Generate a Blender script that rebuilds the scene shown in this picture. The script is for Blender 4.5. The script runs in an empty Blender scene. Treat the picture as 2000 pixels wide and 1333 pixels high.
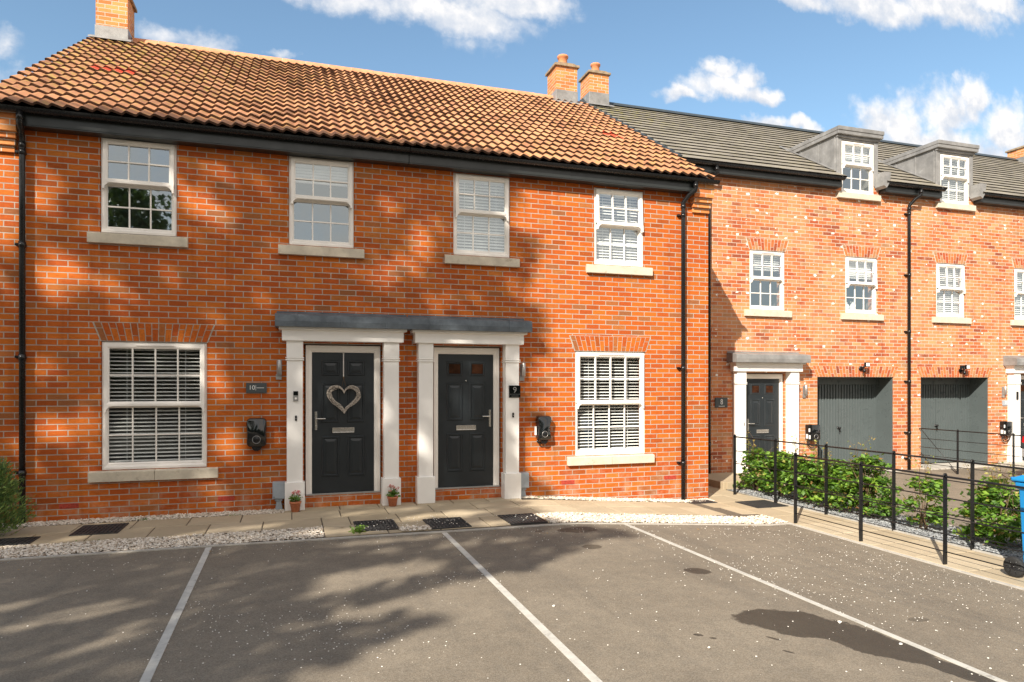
import bpy, math, random
import numpy as np
from mathutils import Vector, Matrix

sc = bpy.context.scene
R = math.radians
random.seed(7)
rng = np.random.default_rng(7)

# ------------------------------------------------------------------ camera
cam_d = bpy.data.cameras.new('camera'); cam = bpy.data.objects.new('camera', cam_d)
sc.collection.objects.link(cam); sc.camera = cam
cam.location = (0, -9.747, 1.70)
cam.rotation_euler = (R(90), 0, -math.atan(430 / 1337))
cam_d.sensor_width = 36; cam_d.lens = 24.066; cam_d.shift_y = 0.0418
cam_d.clip_start = .05; cam_d.clip_end = 3000

# ------------------------------------------------------------------ light
SUN = Vector((.98, 1.0, -.95)).normalized()            # the way the light travels
sun_d = bpy.data.lights.new('sun', 'SUN'); sun = bpy.data.objects.new('sun', sun_d)
sc.collection.objects.link(sun)
sun.rotation_euler = SUN.to_track_quat('-Z', 'Y').to_euler()
sun_d.energy = 5.0; sun_d.angle = R(.45); sun_d.color = (1.0, .92, .80)
sc.view_settings.view_transform = 'Standard'; sc.view_settings.look = 'None'
sc.view_settings.exposure = .72; sc.view_settings.gamma = 1
sc.cycles.max_bounces = 8; sc.cycles.transparent_max_bounces = 12
sc.cycles.sample_clamp_indirect = 6

world = bpy.data.worlds.new('World'); sc.world = world; world.use_nodes = True
def world_sky():
    nt = world.node_tree; N = nt.nodes; L = nt.links
    for n in list(N): N.remove(n)
    out = N.new('ShaderNodeOutputWorld'); bg = N.new('ShaderNodeBackground')
    sky = N.new('ShaderNodeTexSky'); sky.sky_type = 'NISHITA'; sky.sun_disc = False
    sky.sun_elevation = R(33.9); sky.sun_rotation = math.atan2(-.98, -1.0)
    sky.air_density = 1.0; sky.dust_density = 1.0; sky.ozone_density = 1.8
    tc = N.new('ShaderNodeTexCoord'); sep = N.new('ShaderNodeSeparateXYZ'); L.new(tc.outputs['Generated'], sep.inputs[0])
    def m(op, a, b=None, clamp=False, c=None):
        n = N.new('ShaderNodeMath'); n.operation = op; n.use_clamp = clamp
        for i, v in enumerate((a, b, c)):
            if v is None: continue
            if isinstance(v, (int, float)): n.inputs[i].default_value = v
            else: L.new(v, n.inputs[i])
        return n.outputs[0]
    ay = m('MAXIMUM', m('ABSOLUTE', sep.outputs[1]), .02)
    u = m('DIVIDE', sep.outputs[0], ay); v = m('DIVIDE', sep.outputs[2], ay)
    u = m('ADD', u, m('MULTIPLY', m('LESS_THAN', sep.outputs[1], 0), .35))
    com = N.new('ShaderNodeCombineXYZ'); L.new(u, com.inputs[0]); L.new(v, com.inputs[1])
    def noise(scale, det, off=0., rough=.6):
        mp = N.new('ShaderNodeVectorMath'); mp.operation = 'ADD'; L.new(com.outputs[0], mp.inputs[0]); mp.inputs[1].default_value = (off, off * .7, off)
        n = N.new('ShaderNodeTexNoise'); n.inputs['Scale'].default_value = scale; n.inputs['Detail'].default_value = det
        n.inputs['Roughness'].default_value = rough; L.new(mp.outputs[0], n.inputs['Vector']); return n.outputs[0]
    nw1, nw2 = noise(12, 8, 0), noise(12, 8, 5.3)
    uw = m('ADD', u, m('MULTIPLY', m('SUBTRACT', nw1, .5), .105))
    vw = m('ADD', v, m('MULTIPLY', m('SUBTRACT', nw2, .5), .07))
    # cumulus: centre and half-size in (x/y, z/y) of the sky direction, and how dense
    C = [(.10,.54,.12,.03,.8),(.22,.545,.14,.045,.95),(.33,.58,.11,.035,.9),(.20,.605,.20,.05,1),(.26,.51,.05,.025,.4),
         (.86,.69,.12,.035,1),(1.02,.70,.18,.05,1),(1.2,.72,.18,.055,1),(1.32,.75,.12,.04,1),(1.05,.76,.3,.07,1),
         (.62,.484,.06,.020,1),(.70,.498,.09,.030,1),(.69,.525,.045,.03,1),(.745,.522,.04,.032,1),(.77,.500,.05,.022,1),
         (.80,.448,.05,.02,1),(.86,.452,.04,.018,.9),
         (1.03,.48,.06,.05,1),(1.10,.47,.10,.07,1),(1.2,.52,.09,.07,1),(1.27,.56,.06,.05,1),(1.36,.5,.10,.08,1),(1.2,.45,.25,.06,1),(1.45,.48,.1,.08,1),
         (-.17,.452,.05,.018,.55),(-.11,.458,.05,.022,.6),(-.024,.459,.022,.010,.5),(-.34,.42,.035,.022,.55),(-.35,.385,.045,.022,.5),(-.37,.36,.05,.025,.6),
         (-.6,.6,.25,.1,.9),(-1.1,.45,.3,.12,.9),(1.9,.6,.3,.12,1),(.45,.9,.25,.08,.8),(-.25,.8,.2,.07,.7)]
    tot = 0.; wsum = 0.; hs = 0.
    mx = None
    for (a, b, ra, rb, k) in C:
        ra *= 1.2; rb *= 1.26
        du = m('DIVIDE', m('SUBTRACT', uw, a), ra); dv = m('DIVIDE', m('SUBTRACT', vw, b), rb)
        # flat bases: the lower half falls off faster
        dvl = m('MULTIPLY', m('MINIMUM', dv, 0.), 1.55); dvv = m('ADD', m('MAXIMUM', dv, 0.), dvl)
        r2 = m('ADD', m('MULTIPLY', du, du), m('MULTIPLY', dvv, dvv))
        val = m('MULTIPLY', m('SUBTRACT', 1., m('SQRT', r2), clamp=True), k)
        mx = val if mx is None else m('MAXIMUM', mx, val)
        wsum = val if isinstance(wsum, float) else m('ADD', wsum, val)
        hv = m('MULTIPLY', val, dv); hs = hv if isinstance(hs, float) else m('ADD', hs, hv)
    fb = noise(26, 6, 2.1, .55)
    dens = m('ADD', mx, m('MULTIPLY', m('SUBTRACT', fb, .5), .95))
    mr = N.new('ShaderNodeMapRange'); mr.interpolation_type = 'SMOOTHSTEP'
    L.new(dens, mr.inputs[0]); mr.inputs[1].default_value = .05; mr.inputs[2].default_value = .72
    alpha = m('MULTIPLY', mr.outputs[0], m('MULTIPLY', mx, 9., clamp=True))
    h = m('DIVIDE', hs, m('MAXIMUM', wsum, .05))
    fb2 = noise(22, 6, 7.7, .6)
    sh = m('ADD', m('MULTIPLY', h, .8), m('MULTIPLY', m('SUBTRACT', fb2, .45), 2.4))
    mr2 = N.new('ShaderNodeMapRange'); mr2.interpolation_type = 'SMOOTHSTEP'; L.new(sh, mr2.inputs[0]); mr2.inputs[1].default_value = -.35; mr2.inputs[2].default_value = .75
    cc = N.new('ShaderNodeMix'); cc.data_type = 'RGBA'; L.new(mr2.outputs[0], cc.inputs[0])
    cc.inputs[6].default_value = (3.6, 3.9, 4.4, 1); cc.inputs[7].default_value = (6.0, 5.75, 5.5, 1)
    tint = N.new('ShaderNodeMix'); tint.data_type = 'RGBA'; tint.blend_type = 'MULTIPLY'; tint.inputs[0].default_value = 1
    L.new(sky.outputs[0], tint.inputs[6]); tint.inputs[7].default_value = (.98, 1.06, 1.0, 1)
    mix = N.new('ShaderNodeMix'); mix.data_type = 'RGBA'; L.new(alpha, mix.inputs[0]); L.new(tint.outputs[2], mix.inputs[6]); L.new(cc.outputs[2], mix.inputs[7])
    # unseen warm cloud added behind the viewer to fill the shaded fronts
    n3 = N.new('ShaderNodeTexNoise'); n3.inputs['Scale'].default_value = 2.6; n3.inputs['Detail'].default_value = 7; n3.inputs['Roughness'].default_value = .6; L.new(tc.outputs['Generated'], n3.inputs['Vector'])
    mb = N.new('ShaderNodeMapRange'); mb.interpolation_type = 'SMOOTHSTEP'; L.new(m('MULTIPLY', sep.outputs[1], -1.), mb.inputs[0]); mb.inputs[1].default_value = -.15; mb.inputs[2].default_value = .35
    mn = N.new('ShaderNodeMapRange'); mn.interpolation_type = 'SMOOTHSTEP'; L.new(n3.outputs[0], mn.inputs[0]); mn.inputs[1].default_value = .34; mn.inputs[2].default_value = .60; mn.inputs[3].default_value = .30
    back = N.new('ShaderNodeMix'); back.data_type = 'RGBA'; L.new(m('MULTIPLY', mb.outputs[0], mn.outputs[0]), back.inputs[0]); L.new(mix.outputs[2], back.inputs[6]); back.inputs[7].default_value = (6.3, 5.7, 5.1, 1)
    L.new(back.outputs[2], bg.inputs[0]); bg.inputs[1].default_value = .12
    L.new(bg.outputs[0], out.inputs[0])
world_sky()
world.cycles.sampling_method = 'MANUAL'; world.cycles.sample_map_resolution = 512

# ------------------------------------------------------------------ helpers
ORIGIN = {}
def sg(x):                                            # the ground falls gently to the right
    return -.2 * min(1, max(0, (x - 3.3) / 2.8))
def tag(o, label=None, cat=None, group=None, kind=None):
    if label: o['label'] = label
    if cat: o['category'] = cat
    if group: o['group'] = group
    if kind: o['kind'] = kind
    return o
def empty(name, loc, label, cat, group=None):
    o = bpy.data.objects.new(name, None); sc.collection.objects.link(o); o.location = loc
    ORIGIN[o.name] = Vector(loc); o.empty_display_size = .2
    return tag(o, label, cat, group)
class MB:
    def __init__(s): s.v = []; s.f = []; s.m = []; s.sm = []
    def add(s, vs, fs, mat=0, smooth=False):
        b = len(s.v); s.v += [tuple(p) for p in vs]
        for f in fs: s.f.append(tuple(b + i for i in f)); s.m.append(mat); s.sm.append(smooth)
    def box(s, x0, x1, y0, y1, z0, z1, mat=0):
        s.add([(x0,y0,z0),(x1,y0,z0),(x1,y1,z0),(x0,y1,z0),(x0,y0,z1),(x1,y0,z1),(x1,y1,z1),(x0,y1,z1)],
              [(0,3,2,1),(4,5,6,7),(0,1,5,4),(1,2,6,5),(2,3,7,6),(3,0,4,7)], mat)
    def prism(s, pts, axis, a, b, mat=0, smooth=False):      # pts: 2-D outline in the other two axes, in axis order
        def P(p, t):
            return {'x': (t, p[0], p[1]), 'y': (p[0], t, p[1]), 'z': (p[0], p[1], t)}[axis]
        n = len(pts); vs = [P(p, a) for p in pts] + [P(p, b) for p in pts]
        s.add(vs, [(i, (i+1) % n, n + (i+1) % n, n + i) for i in range(n)], mat, smooth)
        s.add(vs, [tuple(range(n))[::-1], tuple(range(n, 2*n))], mat)
    def tube(s, path, r, n=10, mat=0, caps=True, smooth=True):
        path = [Vector(p) for p in path]; rs = r if isinstance(r, (list, tuple)) else [r] * len(path)
        vs = []; up = None
        for i, p in enumerate(path):
            d = (path[min(i+1, len(path)-1)] - path[max(i-1, 0)])
            if d.length < 1e-9: d = Vector((0, 0, 1))
            d.normalize()
            if up is None: up = Vector((0,0,1)) if abs(d.z) < .9 else Vector((0,1,0))
            a = d.cross(up)
            if a.length < 1e-4: a = d.orthogonal()
            a.normalize(); b = a.cross(d).normalized(); up = b
            for k in range(n):
                t = 2*math.pi*k/n; vs.append(p + (a*math.cos(t) + b*math.sin(t)) * rs[i])
        fs = []
        for i in range(len(path)-1):
            for k in range(n):
                fs.append((i*n+k, i*n+(k+1) % n, (i+1)*n+(k+1) % n, (i+1)*n+k))
        s.add(vs, fs, mat, smooth)
        if caps: s.add(vs, [tuple(range(n)), tuple(range((len(path)-1)*n, len(path)*n))[::-1]], mat)
    def lathe(s, prof, c, n=20, mat=0, smooth=True, axis='z'):
        vs = []
        for (r, h) in prof:
            for k in range(n):
                t = 2*math.pi*k/n
                if axis == 'z': vs.append((c[0]+r*math.cos(t), c[1]+r*math.sin(t), c[2]+h))
                elif axis == 'x': vs.append((c[0]+h, c[1]+r*math.cos(t), c[2]+r*math.sin(t)))
                else: vs.append((c[0]+r*math.cos(t), c[1]+h, c[2]+r*math.sin(t)))
        fs = [(i*n+k, i*n+(k+1) % n, (i+1)*n+(k+1) % n, (i+1)*n+k) for i in range(len(prof)-1) for k in range(n)]
        s.add(vs, fs, mat, smooth)
        s.add(vs, [tuple(range(n)), tuple(range((len(prof)-1)*n, len(prof)*n))[::-1]], mat)
    def ring(s, x0, x1, z0, z1, wl, wr, wt, wb, ya, yb, ch=.012, mat=0):
        o = [(x0,z0),(x1,z0),(x1,z1),(x0,z1)]; i = [(x0+wl,z0+wb),(x1-wr,z0+wb),(x1-wr,z1-wt),(x0+wl,z1-wt)]
        mdl = [(a[0]+(b[0]-a[0])*.62, a[1]+(b[1]-a[1])*.62) for a, b in zip(o, i)]
        L = [[(p[0],yb,p[1]) for p in o], [(p[0],ya,p[1]) for p in o], [(p[0],ya,p[1]) for p in mdl],
             [(p[0],ya+ch,p[1]) for p in i], [(p[0],yb,p[1]) for p in i]]
        vs = sum(L, []); fs = []
        for l in range(5):
            for k in range(4): fs.append((l*4+k, l*4+(k+1) % 4, ((l+1) % 5)*4+(k+1) % 4, ((l+1) % 5)*4+k))
        s.add(vs, fs, mat)
    def build(s, name, mats, parent=None, bevel=0, loc=None, recalc=True, xf=None):
        if not isinstance(mats, (list, tuple)): mats = [mats]
        if parent is not None: org = ORIGIN[parent.name]
        elif loc is not None: org = Vector(loc)
        else:
            a = np.array(s.v); org = Vector(((a[:,0].min()+a[:,0].max())/2, (a[:,1].min()+a[:,1].max())/2, a[:,2].min()))
        vs = [Vector(p) for p in s.v]
        if xf is not None: vs = [xf @ p for p in vs]
        me = bpy.data.meshes.new(name); me.from_pydata([tuple(p - org) for p in vs], [], s.f)
        for mt in mats: me.materials.append(mt)
        me.polygons.foreach_set('material_index', s.m); me.polygons.foreach_set('use_smooth', s.sm)
        if recalc:
            import bmesh
            bm = bmesh.new(); bm.from_mesh(me); bmesh.ops.remove_doubles(bm, verts=bm.verts, dist=1e-5)
            bmesh.ops.recalc_face_normals(bm, faces=bm.faces); bm.to_mesh(me); bm.free()
        me.update()
        o = bpy.data.objects.new(name, me); sc.collection.objects.link(o)
        ORIGIN[o.name] = org
        if parent is not None: o.parent = parent
        else: o.location = org
        if bevel:
            b = o.modifiers.new('bevel', 'BEVEL'); b.width = bevel; b.segments = 2; b.limit_method = 'ANGLE'; b.angle_limit = R(40)
        return o
def raw_mesh(name, V, F, mats, parent=None, loc=(0,0,0), smooth=False, mi=None):
    org = ORIGIN[parent.name] if parent is not None else Vector(loc)
    V = np.asarray(V, dtype=np.float32) - np.array(org, dtype=np.float32); F = np.asarray(F, dtype=np.int32)
    me = bpy.data.meshes.new(name); k = F.shape[1]
    me.vertices.add(len(V)); me.vertices.foreach_set('co', V.ravel())
    me.loops.add(F.size); me.loops.foreach_set('vertex_index', F.ravel())
    me.polygons.add(len(F)); me.polygons.foreach_set('loop_start', np.arange(0, F.size, k, dtype=np.int32))
    if mi is not None: me.polygons.foreach_set('material_index', np.asarray(mi, dtype=np.int32))
    me.polygons.foreach_set('use_smooth', np.full(len(F), smooth))
    if not isinstance(mats, (list, tuple)): mats = [mats]
    for m_ in mats: me.materials.append(m_)
    me.update(calc_edges=True); me.validate()
    o = bpy.data.objects.new(name, me); sc.collection.objects.link(o); ORIGIN[o.name] = Vector(org)
    if parent is not None: o.parent = parent
    else: o.location = org
    return o

# ------------------------------------------------------------------ materials
def mat_base(name):
    m = bpy.data.materials.new(name); m.use_nodes = True
    return m, m.node_tree.nodes, m.node_tree.links, m.node_tree.nodes['Principled BSDF']
def mixc(N, L, fac, a, b, mode='MIX'):
    n = N.new('ShaderNodeMix'); n.data_type = 'RGBA'; n.blend_type = mode
    for sock, v in ((n.inputs[0], fac), (n.inputs[6], a), (n.inputs[7], b)):
        if isinstance(v, (int, float)): sock.default_value = v
        elif isinstance(v, (tuple, list)): sock.default_value = (*v, 1) if len(v) == 3 else v
        else: L.new(v, sock)
    return n.outputs[2]
def mth(N, L, op, a, b=None, clamp=False, c=None):
    n = N.new('ShaderNodeMath'); n.operation = op; n.use_clamp = clamp
    for i, v in enumerate((a, b, c)):
        if v is None: continue
        if isinstance(v, (int, float)): n.inputs[i].default_value = v
        else: L.new(v, n.inputs[i])
    return n.outputs[0]
def ramp(N, L, fac, stops):
    n = N.new('ShaderNodeValToRGB'); e = n.color_ramp.elements
    while len(e) < len(stops): e.new(.5)
    for i, (p, c) in enumerate(stops): e[i].position = p; e[i].color = (*c, 1) if len(c) == 3 else c
    L.new(fac, n.inputs[0]); return n.outputs[0]
def noise(N, L, vec, scale, det=4, rough=.6, out=0):
    n = N.new('ShaderNodeTexNoise'); n.inputs['Scale'].default_value = scale; n.inputs['Detail'].default_value = det; n.inputs['Roughness'].default_value = rough
    if vec is not None: L.new(vec, n.inputs['Vector'])
    return n.outputs[out]
def rangen(N, L, v, a, b, c=0., d=1.):
    n = N.new('ShaderNodeMapRange'); n.interpolation_type = 'SMOOTHSTEP'; L.new(v, n.inputs[0])
    for i, q in enumerate((a, b, c, d)): n.inputs[i+1].default_value = q
    return n.outputs[0]
def bump(N, L, P, h, strength=.5, dist=.01):
    b = N.new('ShaderNodeBump'); b.inputs['Strength'].default_value = strength; b.inputs['Distance'].default_value = dist
    L.new(h, b.inputs['Height']); L.new(b.outputs[0], P.inputs['Normal'])
def simple(name, col, rough=.5, metal=0, var=.12, scale=6, bmp=0, spec=.5, dirt=None, bscale=None, coat=0):
    m, N, L, P = mat_base(name)
    g = N.new('ShaderNodeNewGeometry').outputs['Position']
    n = noise(N, L, g, scale, 5, .65)
    a = tuple(max(0, c*(1-var)) for c in col); b = tuple(min(1, c*(1+var)) for c in col)
    c = mixc(N, L, rangen(N, L, n, .3, .7), a, b)
    if dirt:
        n2 = noise(N, L, g, dirt[1], 6, .7); c = mixc(N, L, rangen(N, L, n2, dirt[2], dirt[2]+.12), c, dirt[0])
    L.new(c, P.inputs['Base Color']); P.inputs['Roughness'].default_value = rough; P.inputs['Metallic'].default_value = metal
    P.inputs['Specular IOR Level'].default_value = spec; P.inputs['Coat Weight'].default_value = coat
    r = rangen(N, L, noise(N, L, g, scale*2.3, 4), .2, .8, rough*.8, min(1, rough*1.2)); L.new(r, P.inputs['Roughness'])
    if bmp: bump(N, L, P, noise(N, L, g, bscale or scale*12, 5, .7), bmp, .004)
    return m
def brick_mat(name, stops, mortar, white=0., pale=None, off=(0, 0)):
    m, N, L, P = mat_base(name)
    g = N.new('ShaderNodeNewGeometry').outputs['Position']
    s = N.new('ShaderNodeSeparateXYZ'); L.new(g, s.inputs[0])
    u = mth(N, L, 'ADD', mth(N, L, 'ADD', s.outputs[0], s.outputs[1]), 50 + off[0]); w = mth(N, L, 'ADD', s.outputs[2], 15 + off[1])
    # slight waviness of hand-laid courses
    wob = noise(N, L, g, 5, 2); w2 = mth(N, L, 'ADD', w, mth(N, L, 'MULTIPLY', mth(N, L, 'SUBTRACT', wob, .5), .006))
    wob2 = noise(N, L, g, 9, 2, .5, 0); u2 = mth(N, L, 'ADD', u, mth(N, L, 'MULTIPLY', mth(N, L, 'SUBTRACT', wob2, .5), .008))
    cb = N.new('ShaderNodeCombineXYZ'); L.new(u2, cb.inputs[0]); L.new(w2, cb.inputs[1])
    bt = N.new('ShaderNodeTexBrick'); L.new(cb.outputs[0], bt.inputs['Vector'])
    bt.offset = .5; bt.offset_frequency = 2; bt.squash = 1
    for k, v in (('Scale', 1), ('Mortar Size', .0060), ('Mortar Smooth', .12), ('Bias', 0), ('Brick Width', .225), ('Row Height', .075)): bt.inputs[k].default_value = v
    bt.inputs['Color1'].default_value = (0,0,0,1); bt.inputs['Color2'].default_value = (1,1,1,1); bt.inputs['Mortar'].default_value = (.5,.5,.5,1)
    c = ramp(N, L, bt.outputs[0], stops)
    # dragged streaks, burnt ends and grit on the faces
    mp = N.new('ShaderNodeMapping'); mp.inputs['Scale'].default_value = (9, 9, 45); L.new(g, mp.inputs['Vector'])
    st = noise(N, L, mp.outputs[0], 1.6, 5, .7)
    c = mixc(N, L, rangen(N, L, st, .35, .75, 0, .38), c, (stops[0][1][0]*.62, stops[0][1][1]*.6, stops[0][1][2]*.6))
    c = mixc(N, L, rangen(N, L, noise(N, L, g, 26, 3, .6), .55, .72, 0, .34), c, stops[-1][1])
    c = mixc(N, L, rangen(N, L, noise(N, L, g, 120, 3, .6), .64, .72, 0, .7), c, (stops[0][1][0]*.35, stops[0][1][1]*.35, stops[0][1][2]*.35))
    if pale:
        c = mixc(N, L, rangen(N, L, noise(N, L, g, 1.1, 4, .6), .42, .62, 0, .55), c, pale)
    mc = mixc(N, L, rangen(N, L, noise(N, L, g, 3.5, 5), .3, .7), tuple(x*.78 for x in mortar), mortar)
    c = mixc(N, L, bt.outputs['Fac'], c, mc)
    # lime bloom
    bl = mth(N, L, 'MULTIPLY', rangen(N, L, noise(N, L, g, 2.3, 6, .7), .60, .74, 0, 1), rangen(N, L, noise(N, L, g, 38, 4, .7), .5, .62, 0, .45))
    c = mixc(N, L, bl, c, (.62, .5, .42))
    low = mth(N, L, 'MULTIPLY', rangen(N, L, s.outputs[2], .75, -.1, 0, 1), rangen(N, L, noise(N, L, g, 4.5, 6, .7), .45, .65, 0, .38))
    c = mixc(N, L, low, c, (.50, .36, .26))
    mpr = N.new('ShaderNodeMapping'); mpr.inputs['Scale'].default_value = (7, 7, .5); L.new(g, mpr.inputs['Vector'])
    c = mixc(N, L, rangen(N, L, noise(N, L, mpr.outputs[0], 1.0, 5, .65), .52, .72, 0, .30), c, tuple(x*.5 for x in stops[1][1]))
    if white:
        vo = N.new('ShaderNodeTexVoronoi'); vo.voronoi_dimensions = '2D'; vo.inputs['Scale'].default_value = 4.2; vo.inputs['Randomness'].default_value = 1
        cb2 = N.new('ShaderNodeCombineXYZ'); L.new(u2, cb2.inputs[0]); L.new(mth(N, L, 'MULTIPLY', w2, 1.7), cb2.inputs[1])
        nd = N.new('ShaderNodeVectorMath'); nd.operation = 'ADD'
        nn = N.new('ShaderNodeTexNoise'); nn.inputs['Scale'].default_value = 22; nn.inputs['Detail'].default_value = 4; L.new(cb2.outputs[0], nn.inputs['Vector'])
        sc_ = N.new('ShaderNodeVectorMath'); sc_.operation = 'SCALE'; L.new(nn.outputs['Color'], sc_.inputs[0]); sc_.inputs['Scale'].default_value = .09
        L.new(cb2.outputs[0], nd.inputs[0]); L.new(sc_.outputs[0], nd.inputs[1]); L.new(nd.outputs[0], vo.inputs['Vector'])
        sp = N.new('ShaderNodeSeparateColor'); L.new(vo.outputs['Color'], sp.inputs[0])
        rad = mth(N, L, 'MULTIPLY', rangen(N, L, sp.outputs[0], 1-white, 1), .17)
        sel = mth(N, L, 'LESS_THAN', vo.outputs['Distance'], rad)
        c = mixc(N, L, mth(N, L, 'MULTIPLY', sel, mth(N, L, 'SUBTRACT', 1, bt.outputs['Fac'])), c, (.86, .82, .76))
    L.new(c, P.inputs['Base Color']); P.inputs['Roughness'].default_value = .86; P.inputs['Specular IOR Level'].default_value = .25
    hh = mth(N, L, 'SUBTRACT', mth(N, L, 'MULTIPLY', noise(N, L, g, 90, 4, .7), .35), bt.outputs['Fac'])
    hh = mth(N, L, 'ADD', hh, mth(N, L, 'MULTIPLY', st, .5))
    bump(N, L, P, hh, .55, .008)
    return m
def voussoir_mat(name, stops):
    m, N, L, P = mat_base(name); ge = N.new('ShaderNodeNewGeometry')
    c = ramp(N, L, ge.outputs['Random Per Island'], stops)
    c = mixc(N, L, rangen(N, L, noise(N, L, ge.outputs['Position'], 40, 4), .4, .7, 0, .4), c, tuple(x*.6 for x in stops[0][1]))
    L.new(c, P.inputs['Base Color']); P.inputs['Roughness'].default_value = .85; P.inputs['Specular IOR Level'].default_value = .25
    bump(N, L, P, noise(N, L, ge.outputs['Position'], 90, 4), .4, .005)
    return m
def tile_mat(name, stops, w, gy, y0, x0, moss=None, red=None, rough=.75):
    m, N, L, P = mat_base(name); g = N.new('ShaderNodeNewGeometry').outputs['Position']
    s = N.new('ShaderNodeSeparateXYZ'); L.new(g, s.inputs[0])
    a = mth(N, L, 'FLOOR', mth(N, L, 'DIVIDE', mth(N, L, 'SUBTRACT', s.outputs[0], x0), w)); b = mth(N, L, 'FLOOR', mth(N, L, 'DIVIDE', mth(N, L, 'SUBTRACT', s.outputs[1], y0), gy))
    cb = N.new('ShaderNodeCombineXYZ'); L.new(a, cb.inputs[0]); L.new(b, cb.inputs[1])
    wn = N.new('ShaderNodeTexWhiteNoise'); L.new(cb.outputs[0], wn.inputs[0])
    c = ramp(N, L, wn.outputs[0], stops)
    c = mixc(N, L, rangen(N, L, noise(N, L, g, 2.2, 6, .7), .35, .7, 0, .5), c, stops[-1][1])
    c = mixc(N, L, rangen(N, L, noise(N, L, g, 35, 4, .7), .55, .75, 0, .45), c, tuple(x*.45 for x in stops[0][1]))
    if moss:
        (mc, mx, my, r) = moss
        d = mth(N, L, 'SQRT', mth(N, L, 'ADD', mth(N, L, 'POWER', mth(N, L, 'SUBTRACT', s.outputs[0], mx), 2), mth(N, L, 'POWER', mth(N, L, 'SUBTRACT', s.outputs[1], my), 2)))
        near = rangen(N, L, d, 0, r, 1, .22)
        k = mth(N, L, 'MULTIPLY', near, rangen(N, L, noise(N, L, g, 7, 6, .75), .5, .62))
        c = mixc(N, L, k, c, mc)
    if red:
        for (rx, ry) in red:
            k = mth(N, L, 'MULTIPLY', mth(N, L, 'COMPARE', a, rx, c=.5), mth(N, L, 'COMPARE', b, ry, c=.5))
            c = mixc(N, L, k, c, (.62, .07, .03))
    L.new(c, P.inputs['Base Color']); P.inputs['Roughness'].default_value = rough; P.inputs['Specular IOR Level'].default_value = .35
    bump(N, L, P, noise(N, L, g, 60, 5, .7), .3, .004)
    return m
def glass_mat(name, refl, tint=(.95,.97,.97)):
    m = bpy.data.materials.new(name); m.use_nodes = True; N = m.node_tree.nodes; L = m.node_tree.links
    for n in list(N): N.remove(n)
    out = N.new('ShaderNodeOutputMaterial'); tr = N.new('ShaderNodeBsdfTransparent'); tr.inputs[0].default_value = (*tint, 1)
    gl = N.new('ShaderNodeBsdfGlossy'); gl.inputs['Roughness'].default_value = .015; gl.inputs['Color'].default_value = (.80,.92,1,1)
    lw = N.new('ShaderNodeLayerWeight'); lw.inputs[0].default_value = .5      # the same from both sides, so sun and sky pass inside
    fr = mth(N, L, 'ADD', mth(N, L, 'MULTIPLY', mth(N, L, 'POWER', lw.outputs['Facing'], 5), .9), .045)
    g = N.new('ShaderNodeNewGeometry').outputs['Position']
    b = N.new('ShaderNodeBump'); b.inputs['Strength'].default_value = .02; b.inputs['Distance'].default_value = .02; L.new(noise(N, L, g, 2.2, 1), b.inputs['Height']); L.new(b.outputs[0], gl.inputs['Normal'])
    f = mth(N, L, 'ADD', fr, refl, clamp=True)
    mx = N.new('ShaderNodeMixShader'); L.new(f, mx.inputs[0]); L.new(tr.outputs[0], mx.inputs[1]); L.new(gl.outputs[0], mx.inputs[2]); L.new(mx.outputs[0], out.inputs[0])
    return m
def leaf_mat(name, stops, rough=.5, trans=.35):
    m, N, L, P = mat_base(name); ge = N.new('ShaderNodeNewGeometry')
    c = ramp(N, L, ge.outputs['Random Per Island'], stops)
    L.new(c, P.inputs['Base Color']); P.inputs['Roughness'].default_value = rough
    tl = N.new('ShaderNodeBsdfTranslucent'); L.new(mixc(N, L, .5, c, (.35,.5,.06)), tl.inputs[0])
    mx = N.new('ShaderNodeMixShader'); mx.inputs[0].default_value = trans
    L.new(P.outputs[0], mx.inputs[1]); L.new(tl.outputs[0], mx.inputs[2])
    L.new(mx.outputs[0], N['Material Output'].inputs[0])
    return m

RED = [(0,(.34,.075,.012)),(.10,(.42,.080,.014)),(.35,(.47,.100,.013)),(.6,(.52,.119,.014)),(.88,(.56,.147,.017)),(.94,(.28,.105,.040)),(1,(.56,.17,.025))]
PALE = [(0,(.26,.07,.035)),(.15,(.42,.095,.035)),(.3,(.50,.13,.040)),(.55,(.58,.185,.060)),(.8,(.62,.235,.085)),(.92,(.36,.20,.10)),(1,(.70,.33,.15))]
M = {}
M['brick'] = brick_mat('red_brick', RED, (.45,.39,.33))
M['brick8'] = brick_mat('reclaimed_brick', PALE, (.62,.52,.43), white=.30, pale=(.68,.31,.14), off=(.07,.03))
M['chim'] = brick_mat('chimney_brick', [(0,(.5,.16,.05)),(.5,(.64,.24,.075)),(1,(.74,.34,.12))], (.6,.52,.44), off=(.05,.02))
M['vous'] = voussoir_mat('arch_brick', RED); M['vous8'] = voussoir_mat('arch_brick_pale', PALE)
M['mortar'] = simple('mortar', (.40,.35,.29), .9, var=.2, scale=20, bmp=.3)
M['mortar8'] = simple('pale_mortar', (.60,.50,.42), .9, var=.2, scale=20, bmp=.3)
M['upvc'] = simple('cream_frame', (.90,.85,.79), .32, var=.03, scale=3)
M['white'] = simple('white_trim', (.91,.885,.85), .38, var=.035, scale=2.5)
M['stone'] = simple('cast_stone', (.58,.515,.41), .8, var=.1, scale=9, bmp=.25, dirt=((.42,.36,.27), 6, .6))
M['lead'] = simple('dark_lead', (.105,.125,.145), .55, .25, var=.22, scale=7, dirt=((.26,.29,.31), 5, .64))
M['leadl'] = simple('pale_lead', (.25,.245,.24), .5, .2, var=.2, scale=4, dirt=((.40,.40,.40), 4, .6))  # paler lead for dormers, flashings and the set-back hoods
M['fascia'] = simple('dark_fascia', (.020,.023,.023), .35, var=.1, scale=3)
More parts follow.
